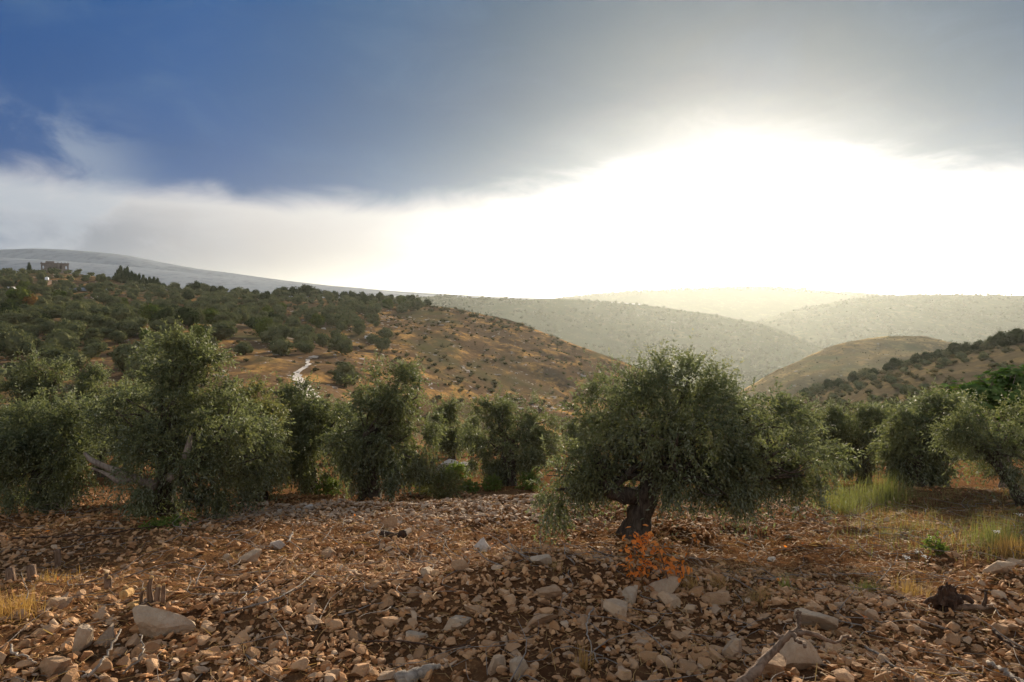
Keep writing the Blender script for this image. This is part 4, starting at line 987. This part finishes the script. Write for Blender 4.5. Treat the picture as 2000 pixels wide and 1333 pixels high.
for px, w, h, lab, sd in ((872, 52, 12, 'long white boulder lying behind the small green shrub', 340), (908, 34, 9, 'smaller white boulder right of the long white one', 341)):
    b = at_depth(px, 19.5); me = mesh_from('boulder', *facet_rock(ICO4, sd, (w*19.5/FPX, .5, h*19.5/FPX*2.2), 8, (.5, .8), .05), M_B_PALE); add('boulder', me, None, (b[0], b[1], P(px, 911, 19.5)[2]-.02), .1, 1, lab, 'boulder')
for px, py, w, lab, sd in ((1553, 1000, 26, 'white stone under the right droop of the large tree', 350), (1262, 1000, 30, 'pale grey stone just behind the trunk of the large tree', 351), (602, 992, 24, 'bright rounded stone on the pale rubble band', 352), (1505, 1096, 22, 'flat whitish stone in the litter right of the seedling', 353)):
    boulder(px, py, w, w*.5, M_B_PALE, sd, lab)

# each loose stone is told by the boulder it lies next to
marks = [o for o in COL.objects if o.name.startswith('boulder')]
for o in STONES:
    b = min(marks, key=lambda m: (m.location-o.location).length); e = o.location-b.location
    w_ = ('right of' if e.x > 0 else 'left of') if abs(e.x) > abs(e.y) else ('behind' if e.y > 0 else 'in front of')
    ref = b['label'].split(',')[0]
    o['label'] = ' '.join(('loose stone %s the %s' % (w_, ref)).split()[:16]); o['group'] = 'loose stones %s the %s' % (w_, ref)

# ------------------------------------------------------------------ dead wood
def gpath(pts, lift):
    out = []
    for i, (px, py) in enumerate(pts):
        p = ground_at(px, py); l = lift[i] if hasattr(lift, '__len__') else lift
        out.append(p*(1-l/1.7))
    return np.array(out)
def stick(name, pts, lift, r0, r1, mat, label, cat='stick', n=18, sides=8, rough=.3, parent=None, kink=.006, group=None):
    path = smooth_path(gpath(pts, lift), n); path[1:-1] += rs.normal(0, kink, (n-2, 3))
    v, f = tube(path, np.linspace(r0, r1, n), sides, rough, int(rs.integers(99)))
    return add(name, mesh_from(name, v, f, mat, True), parent, label=label, cat=cat if not parent else None, group=group)
fb = stick('forked_branch', [(1440, 1338), (1480, 1300), (1520, 1262), (1548, 1238), (1562, 1215)], [.10, .24, .34, .38, .40], .027, .013, M_DEADWOOD, 'dead forked grey-brown branch propped on the big tan boulder', 'branch')
for pts, lf, r0, r1 in (([(1548, 1238), (1580, 1240), (1620, 1250), (1648, 1248), (1662, 1240)], [.38, .36, .34, .32, .3], .016, .006), ([(1545, 1240), (1528, 1248), (1512, 1240), (1500, 1240)], [.38, .36, .36, .34], .013, .007), ([(1547, 1240), (1560, 1252), (1572, 1266)], [.38, .38, .38], .013, .009), ([(1560, 1218), (1562, 1200), (1558, 1190)], [.40, .42, .43], .012, .006)):
    stick('side_branch', pts, lf, r0, r1, M_DEADWOOD, None, parent=fb, n=12)
stick('curved_stick', [(430, 1196), (500, 1188), (550, 1165), (590, 1140), (616, 1116)], [.02, .03, .05, .06, .10], .010, .005, M_TWIG, 'thin curved purplish stick on the litter, lower left', kink=.003)
stick('long_stick', [(25, 1050), (110, 1047), (200, 1040), (310, 1028)], [.04, .06, .06, .05], .012, .007, M_DARKWOOD, 'long thin straight stick lying under the left olives')
lg = stick('dark_log', [(708, 1046), (735, 1040), (765, 1044), (792, 1044)], [.05, .07, .06, .09], .035, .062, M_DARKWOOD, 'short dark broken log lying on the rubble, left of the middle', 'log', 14, 12, .5)
stick('broken_end', [(785, 1044), (797, 1040), (800, 1032)], [.08, .10, .13], .055, .02, M_DARKWOOD, None, parent=lg, n=7)
stick('weathered_log', [(775, 1330), (805, 1322), (835, 1314), (860, 1306)], [.03, .04, .045, .05], .040, .016, M_GREYWOOD, 'weathered grey chunk of wood at the bottom edge', 'log', 14, 12, .5)
stick('dry_twig', [(1160, 1186), (1146, 1220), (1150, 1255), (1170, 1300)], [.06, .08, .1, .04], .006, .004, M_GREYWOOD, 'pale wavy twig standing out on the middle bank')
stick('dry_twig', [(1690, 1262), (1740, 1292), (1790, 1318), (1830, 1340)], .05, .009, .006, M_TWIG, 'slim dark twig at bottom right of the big boulder')
stick('dead_stick', [(1930, 1290), (1965, 1312), (2004, 1338)], .05, .016, .012, M_GREYWOOD, 'grey stick in the bottom right corner')
stick('dead_stick', [(1940, 1230), (1970, 1250), (2002, 1268)], .06, .014, .008, M_DARKWOOD, 'dark stick on the rubble at the right edge')
stick('dry_twig', [(160, 1330), (195, 1300), (215, 1265), (236, 1226)], [.03, .08, .12, .16], .010, .006, M_GREYWOOD, 'pale bent twig leaning on the long grey boulder')
stick('dry_twig', [(240, 1318), (270, 1290), (280, 1265), (272, 1240)], [.03, .08, .12, .13], .007, .004, M_GREYWOOD, 'curved pale twig in front of the long grey boulder')
stick('dry_twig', [(22, 1255), (40, 1285), (72, 1300)], [.08, .08, .03], .008, .005, M_GREYWOOD, 'bent twig in the bottom left corner')
stick('dry_twig', [(560, 1062), (572, 1040), (566, 1056), (600, 1082)], [.1, .15, .08, .04], .008, .004, M_TWIG, 'hooked twig right of the pale pointed stone')
stick('dry_twig', [(700, 1245), (800, 1255), (880, 1262), (930, 1238)], [.05, .08, .08, .12], .008, .004, M_DARKWOOD, 'long dark twig across the lower middle rubble')
stick('dry_twig', [(1150, 1060), (1180, 1085), (1240, 1098), (1290, 1100)], [.10, .04, .03, .03], .010, .006, M_DARKWOOD, 'dark twig on the ground left of the orange leaves')
# sawn stump with several cut shoots
p = ground_at(292, 1185)
st = add('cut_stump', None, None, tuple(p), label='cut olive stump with several sawn shoots behind the long grey boulder', cat='stump')
v, f = facet_rock(ICO3, 77, (.26, .2, .08), 9, (.5, .85), .12); add('root', mesh_from('root', v, f, M_DARKWOOD), st)
for i, (px, py0, top, r0, ox) in enumerate([(276, 1180, 1152, .014, .02), (296, 1178, 1128, .018, 0), (306, 1182, 1146, .02, .02), (318, 1178, 1142, .014, .01), (245, 1165, 1148, .022, 0), (212, 1148, 1128, .02, 0), (208, 1150, 1120, .014, 0)]):
    q0 = P(px, py0, p[1])-p; q1 = P(px+ox*200, top, p[1])-p
    v, f = tube(smooth_path([q0, (q0+q1)/2+rs.normal(0, .01, 3), q1], 8), np.linspace(r0*1.25, r0, 8), 10, .25, i); sh = add('cut_shoot', mesh_from('cut_shoot', v, f, M_DEADWOOD, True), st)
    v, f = tube([q1-np.array([0, 0, .001]), q1+np.array([0, -.002, .006])], [r0*.95, r0*.9], 12); add('cut_face', mesh_from('cut_face', v, f, M_CUTWOOD), sh)
for px, py, off in ((248, 1162, 0), (262, 1186, -.05)):
    q = P(px, py, p[1]+off)-p; v, f = tube([q+np.array([0, .05, 0]), q+np.array([0, -.05, .02]), q+np.array([0, -.055, .02])], [.038, .038, .034], 14, .1, 3)
    add('cut_face', mesh_from('cut_face', v, f, M_CUTWOOD), st)
p = ground_at(112, 1112); v, f = tube(smooth_path([(0, 0, -.05), (.01, 0, .09), (0, 0, .2)], 8), np.linspace(.04, .03, 8), 10, .3, 9)
add('wooden_stake', mesh_from('wooden_stake', v, f, M_DEADWOOD, True), None, tuple(p), label='short wooden stake standing in the litter at the left', cat='stake')
for px, py, h, lab in ((62, 1138, .14, 'dark sawn stub at the left edge'), (20, 1140, .12, 'dark low stub in the left corner of the litter')):
    p = ground_at(px, py); v, f = tube([(0, 0, -.05), (.01, 0, h*.5), (0, .01, h)], [.06, .045, .04], 10, .4, 4); add('stub', mesh_from('stub', v, f, M_DEADWOOD, True), None, tuple(p), label=lab.replace('dark ', 'brown '), cat='stub')
# dark root stump at the right
p = ground_at(1848, 1192)
rt = add('root_stump', None, None, tuple(p), label='dark gnarled root stump lying on the right rubble', cat='stump')
v, f = facet_rock(ICO4, 91, (.26, .24, .30), 12, (.55, .9), .35, 3.5); v = v+np.array([0, 0, .13]); add('body', mesh_from('body', v, f, M_DARKWOOD), rt)
for i, (pts, r0, r1) in enumerate([([(0, 0, .08), (-.02, -.08, .02), (-.04, -.12, -.06)], .05, .02), ([(.05, 0, .06), (.18, .02, .05), (.30, 0, .05), (.42, .02, .06)], .035, .018), ([(.30, 0, .05), (.32, 0, .12), (.33, .02, .17)], .016, .010), ([(-.05, .02, .12), (-.14, .02, .10), (-.19, .03, .04)], .03, .012), ([(.04, .02, .14), (.12, -.04, .15), (.19, -.03, .11)], .04, .022)]):
    v, f = tube(smooth_path(pts, 9), np.linspace(r0, r1, 9), 8, .4, i); add('root', mesh_from('root', v, f, M_DARKWOOD if i != 1 else M_DEADWOOD, True), rt)
# bleached twig bunch under the left olives
p = ground_at(125, 1005)
tw_ = add('twig_bunch', None, None, tuple(p), label='bleached bare twig bunch sticking up under the left olives', cat='twigs')
for i in range(7):
    a = rs.uniform(-1.2, 1.2); v, f = tube(smooth_path([(0, 0, 0), (math.sin(a)*.12, rs.normal(0, .05), .12), (math.sin(a)*.34, rs.normal(0, .1), rs.uniform(.12, .35))], 8), np.linspace(.008, .003, 8), 5, .2, i); add('twig', mesh_from('twig', v, f, M_GREYWOOD, True), tw_)

# orange-leaved dead seedling in front of the large tree
p = ground_at(1305, 1158)
sd_ = add('orange_leaved_seedling', None, None, tuple(p), label='cut seedling with bright orange dead leaves in front of the large tree', cat='seedling')
def osm(px, py, off=0): return P(px, py, p[1]+off)-p
stems = [[(1310, 1150), (1298, 1110), (1290, 1080), (1302, 1052)], [(1298, 1110), (1265, 1100), (1240, 1085), (1238, 1060)], [(1240, 1085), (1250, 1055), (1262, 1042)], [(1300, 1100), (1320, 1112), (1342, 1104)], [(1310, 1150), (1335, 1098), (1350, 1065), (1357, 1042)], [(1295, 1100), (1262, 1110), (1236, 1112)]]
olv = np.array([(0, 0, 0), (-.28, .3, .03), (-.2, .6, .08), (0, 1, -.05), (.2, .6, .08), (.28, .3, .03)]); olf = np.array([(0, 1, 2), (0, 2, 3), (0, 3, 4), (0, 4, 5)])
oleaf = mesh_from('leaf', olv, olf, M_ORANGE); oleaf_brown = mesh_from('leaf', olv*np.array([.8, 1, 2.2]), olf, M_DEADLEAF)
from mathutils import Euler
for i, s_ in enumerate(stems):
    offs = [0]+[rs.normal(0, .08) for _ in s_[1:]]
    path = smooth_path([osm(a, b_, o_) for (a, b_), o_ in zip(s_, offs)], 12); v, f = tube(path, np.linspace(.010 if i in (0, 4) else .006, .002, 12), 6, .2, i)
    stem = add('stem', mesh_from('stem', v, f, M_DEADWOOD, True), sd_)
    nl = [44, 52, 48, 48, 11, 44][i]
    for k in range(nl):
        t = rs.uniform(.35, 1) if i != 4 else rs.uniform(.6, 1); q = path[int(t*11)]+rs.normal(0, .045, 3)*np.array([1.2, 1, .9])*(1 if i != 4 else .4)
        o = add('leaf', oleaf if rs.random() < .82 else oleaf_brown, sd_, tuple(q), sc=rs.uniform(.040, .074)); o.rotation_euler = (rs.uniform(-1.6, .4), rs.uniform(-.8, .8), rs.uniform(0, 6.28))

# ------------------------------------------------------------------ grasses, weeds and litter
def blades(n, h, spread, lean, r, w=.006, seg=3, droop=.5, base=None):
    b = base if base is not None else np.concatenate([r.normal(0, spread, (n, 2)), np.zeros((n, 1))], 1); n = len(b)
    a = r.uniform(0, 6.28, n); ln = np.abs(r.normal(0, lean, n)); hh = h*r.uniform(.45, 1.15, n)
    d = np.stack([np.cos(a)*ln, np.sin(a)*ln, np.ones(n)], -1); d = norm(d); side = norm(np.stack([-np.sin(a+r.normal(0, .8, n)), np.cos(a), 0*a], -1))
    t = np.linspace(0, 1, seg+1); c = b[:, None]+d[:, None]*hh[:, None, None]*t[None, :, None]
    out = np.stack([np.cos(a), np.sin(a), 0*a], -1); c = c+out[:, None]*(droop*hh*ln)[:, None, None]*(t**2)[None, :, None]; c[..., 2] -= (droop*.7*hh*ln)[:, None]*(t**2)[None]
    ww = w*(1-t*.92)*.5; V = np.stack([c-side[:, None]*ww[None, :, None], c+side[:, None]*ww[None, :, None]], 2).reshape(n, -1, 3)
    k = seg*2; F = np.array([(2*i, 2*i+1, 2*i+3, 2*i+2) for i in range(seg)]); nv = 2*(seg+1)
    return V.reshape(-1, 3), (F[None]+(np.arange(n)*nv)[:, None, None]).reshape(-1, 4)
rg = np.random.default_rng(55)
def tuft(px, py, n, hpx, spx, mat, label, lean=.35, w=.006, droop=.5, cat='grass', name='grass_tuft'):
    p = ground_at(px, py); m = p[1]/FPX; v, f = blades(n, hpx*m, spx*m, lean, rg, w, 3, droop); v[:, 2] -= .02
    return add(name, mesh_from(name, v, f, mat), None, tuple(p), label=label, cat=cat)
tuft(1690, 985, 900, 54, 38, M_GRASS, 'tall feathery green tuft right of the large tree', .5, .009, .6, 'grass')
tuft(1735, 975, 500, 60, 18, M_GRASS, 'smaller feathery green tuft right of the tall one', .4, .006, .6)
tuft(1640, 1000, 450, 50, 22, M_GRASS, 'low green tuft left of the tall feathery one', .45, .006, .6)
tuft(1985, 1078, 900, 42, 20, M_STRAW, 'golden dry grass clump at the right edge', .5, .006, .9)
tuft(1955, 1062, 500, 60, 26, M_GRASS, 'green weedy clump behind the golden grass at the right edge', .4, .006, .6)
tuft(1480, 1170, 260, 34, 12, M_STRAW, 'dry orange tuft growing in the stone bank right of the seedling', .6, .005, .7)
tuft(1400, 1150, 120, 34, 9, M_STRAW, 'thin dry tuft behind the flat brown stone', .4, .005, .6)
tuft(1345, 1150, 90, 40, 10, M_STRAW, 'sparse brown stalks right of the orange seedling', .3, .005, .4)
tuft(1140, 1310, 80, 62, 7, M_STRAW, 'bright straw tuft standing up at the bottom middle', .4, .007, .5)
tuft(20, 1205, 420, 58, 26, M_STRAW, 'yellow-brown dry weed clump at the left edge', .5, .006, .7)
tuft(95, 1140, 240, 26, 20, M_STRAW, 'low yellow dry tuft near the wooden stake', .6, .006, .8)
tuft(1085, 1118, 90, 26, 7, M_STRAW, 'little dry tuft at the top of the middle bank', .5, .006, .6)
tuft(1535, 1150, 60, 42, 5, M_GRASS, 'bright green grass sprig in the litter', .45, .009, .6)
tuft(1780, 1165, 220, 55, 20, M_STRAW, 'tangle of brown dry stalks left of the root stump', .45, .005, .5)
tuft(1700, 1160, 260, 26, 14, M_GRASS, 'dull green low weed tuft in the litter', .6, .006, .7)
def weed(px, py, wpx, hpx, n, mat, label, leaf=.05, width=.024, name='leafy_shrub', cat='shrub', nodes=6, d=None):
    p = ground_at(px, py) if d is None else at_depth(px, d); m = p[1]/FPX; w_, h_ = wpx*m, hpx*m
    lob = [(0, 0, h_*.5, w_*.42, w_*.36, h_*.45), (w_*.22, 0, h_*.4, w_*.25, w_*.25, h_*.36), (-w_*.24, 0, h_*.38, w_*.24, w_*.25, h_*.34)]
    q, nr, _ = crown_points(lob, n, rg, -.1, .4, int(rg.integers(99))); V, F = leaves_on_shoots(q, norm(nr*.6+np.array([0, 0, .5])+rg.normal(0, .4, q.shape)), np.full(len(q), h_*.28), np.full(len(q), .3), nodes, leaf, width, rg)
    root = add(name, None, None, tuple(p), label=label, cat=cat)
    add('foliage', mesh_from('foliage', V, F, mat), root)
    for i in range(4):
        v, f = tube(smooth_path([(0, 0, -.03), (rg.normal(0, w_*.08), rg.normal(0, w_*.08), h_*.3), (rg.normal(0, w_*.22), rg.normal(0, w_*.2), h_*.7)], 6), np.linspace(.012, .004, 6), 5); add('stem', mesh_from('stem', v, f, M_DEADWOOD), root)
    return root
weed(862, 975, 82, 58, 420, M_OLIVE_DRY, 'low dark green shrub on the terrace edge right of the twin-topped olive', .055, .02)
weed(890, 905, 60, 30, 260, M_WEED, 'bright yellow-green shrub in front of the white boulders', .05, .028, d=18.5)
weed(835, 940, 46, 34, 200, M_WEED, 'yellow-green weed under the twin-topped olive', .05, .026, d=15.2)
weed(915, 945, 40, 24, 160, M_WEED, 'light green weed left of the lone rounded olive', .045, .024, d=15.8)
weed(960, 930, 36, 30, 160, M_WEED, 'green weed at the foot of the lone rounded olive, left side', .045, .024, d=16.3)
weed(1035, 930, 46, 36, 200, M_WEED, 'green weed at the foot of the lone rounded olive, right side', .045, .024, d=16.3)
weed(640, 930, 50, 34, 200, M_WEED, 'green weed under the dark olive left of the twin-topped one', .045, .024, d=14.8)
weed(1830, 1085, 46, 36, 60, M_WEED, 'small bright green leafy weed by the white flowers', .03, .02)
weed(50, 985, 90, 16, 200, M_WEED, 'patch of low green weeds at the left edge under the olive', .03, .016)
weed(330, 1030, 120, 12, 200, M_WEED, 'strip of low green weeds at the foot of the tall left olive', .03, .016)
weed(1920, 930, 90, 40, 240, M_GRASS, 'straggly yellowish weed under the twiggy olive at the right edge', .04, .016)
# white umbels on thin stalks
for i, (px, py, h, lab) in enumerate([(1793, 1078, 26, 'white flowering umbel left of the green leafy weed'), (1806, 1088, 22, 'white flowering umbel just left of the leafy weed, lower one'), (1770, 1092, 24, 'white flowering umbel, leftmost of the three by the weed'), (1945, 1040, 34, 'tall white umbel in the green weeds at the right edge'), (1990, 1010, 26, 'white umbel at the right edge above the golden grass')]):
    p = ground_at(px, py+h); m = p[1]/FPX; hh = h*m*1.1; fl = add('flowering_weed', None, None, tuple(p), label=lab, cat='flower', group='white umbels at the right')
    v, f = tube([(0, 0, -.02), (.01, 0, hh*.5), (0, .01, hh)], [.004, .003, .002], 5); add('stalk', mesh_from('stalk', v, f, M_GRASS), fl)
    V, F = bulk(np.concatenate([rg.normal(0, .022, (26, 2)), hh+rg.normal(0, .006, (26, 1))], 1), np.full(26, .018), rg, 0, .5); add('umbel', mesh_from('umbel', V, F, M_FLOWER), fl, kind='stuff')
# scrap of green plastic under the left olives
p = ground_at(465, 962); 
v, f = tube([(0, 0, 0), (.06, 0, 0), (.2, .01, .01), (.24, .01, .01), (.30, .01, .012)], [.035, .042, .04, .018, .016], 12); bt = at_depth(462, 15.5); add('plastic_bottle', mesh_from('plastic_bottle', v, f, M_GLASSG, True), None, (bt[0], bt[1], bt[2]+.05), .2, label='green plastic bottle lying under the left olives', cat='bottle')

# grass cover on the right, dry straw and litter everywhere: nobody could count it
def cover(n, xr, yr, fn, h, mat, name, lean=.6, w=.005, droop=.8):
    px = rg.uniform(*xr, n); py = rg.uniform(*yr, n); k = rg.random(n) < fn(px, py); pts = ground_many(px[k], py[k])
    base = np.repeat(pts, 7, 0)+np.concatenate([rg.normal(0, .07, (len(pts)*7, 2)), np.zeros((len(pts)*7, 1))], 1); base[:, 2] = ground_z(base[:, 0], base[:, 1])-.01
    v, f = blades(0, h, 0, lean, rg, w, 3, droop, base); return add(name, mesh_from(name, v, f, mat), kind='stuff')
gfun = lambda x, y: np.clip((x-1600)/120, 0, 1)*np.clip((1110-y+(x-1900)*.12)/60, 0, 1)
cover(900, (1600, 2020), (955, 1110), gfun, .17, M_GRASS, 'green_ground_grass', .7)
cover(520, (1600, 2020), (955, 1120), gfun, .16, M_STRAW, 'dry_ground_grass', .8)
cover(260, (560, 1120), (930, 962), lambda x, y: x*0+.8, .16, M_STRAW, 'terrace_foot_grass', .7)
cover(200, (1200, 1900), (1120, 1170), lambda x, y: x*0+.7, .09, M_STRAW, 'bank_dry_grass', .9, .004)
n = 26000; x, y = scatter_xy(n, rg); a = rg.uniform(0, 6.28, n); L = rg.uniform(.04, .22, n); z = ground_z(x, y)+rg.uniform(.004, .05, n)
cdir = np.stack([np.cos(a), np.sin(a), rg.normal(0, .18, n)], -1); sdv = np.stack([-np.sin(a), np.cos(a), rg.normal(0, .4, n)], -1); c0 = np.stack([x, y, z], -1); wv = rg.uniform(.001, .0024, (n, 1))
bend = rg.normal(0, .10, (n, 1))*L[:, None]*sdv
V = np.stack([c0-sdv*wv, c0+sdv*wv, c0+cdir*L[:, None]*.5+bend+sdv*wv, c0+cdir*L[:, None]*.5+bend-sdv*wv, c0+cdir*L[:, None]+sdv*wv*.6, c0+cdir*L[:, None]-sdv*wv*.6], 1).reshape(-1, 3)
F = (np.array([(0, 1, 2, 3), (3, 2, 4, 5)])[None]+(np.arange(n)*6)[:, None, None]).reshape(-1, 4)
add('straw_litter', mesh_from('straw_litter', V, F, M_STRAW), kind='stuff')
def leaf_litter(name, n, mat, fn, s0, s1):
    x, y = scatter_xy(n, rg); k = rg.random(n) < fn(x, y); x, y = x[k], y[k]; n = len(x)
    c = np.stack([x, y, ground_z(x, y)+rg.uniform(.003, .035, n)], -1); a = norm(np.concatenate([rg.normal(size=(n, 2)), rg.normal(0, .35, (n, 1))], 1)); b_ = norm(np.cross(a, np.array([0, 0, 1])+rg.normal(0, .45, (n, 3)))); s = rg.uniform(s0, s1, (n, 1))
    V = np.stack([c-a*s*.5, c+b_*s*.22, c+a*s*.5, c-b_*s*.22], 1).reshape(-1, 3); return add(name, mesh_from(name, V, np.arange(n*4).reshape(-1, 4), mat), kind='stuff')
M_BROWNLEAF = leaf_mat('brown_leaf', (.20, .10, .045), (.24, .13, .06), (.12, .06, .03), .1, .7)
litf = lambda x, y: 1.05-.62*np.clip(stone_density(x, y), 0, 1)
leaf_litter('leaf_litter', 40000, M_BROWNLEAF, litf, .018, .05)
leaf_litter('fallen_orange_leaves', 160, M_ORANGE, lambda x, y: x*0+1, .04, .08)
# thin bare twigs in loose tangles
parts = []
for i in range(620):
    x, y = scatter_xy(1, rg, 3.4, 11); p = np.array([x[0], y[0], float(ground_z(x[0], y[0]))+.02]); a = rg.uniform(0, 6.28); L_ = rg.uniform(.2, .8); d_ = np.array([math.cos(a), math.sin(a), rg.uniform(0, .25)])
    s_ = np.array([-math.sin(a), math.cos(a), 0]); path = smooth_path([p, p+d_*L_*.35+s_*rg.normal(0, .07), p+d_*L_*.7+s_*rg.normal(0, .1), p+d_*L_], 8); path[:, 2] = np.maximum(path[:, 2], ground_z(path[:, 0], path[:, 1])+.015)
    parts.append(tube(path, np.linspace(rg.uniform(.003, .007), .0015, 8), 5))
v, f = joinm(parts); add('twig_litter', mesh_from('twig_litter', v, f, M_TWIG, True), kind='stuff')
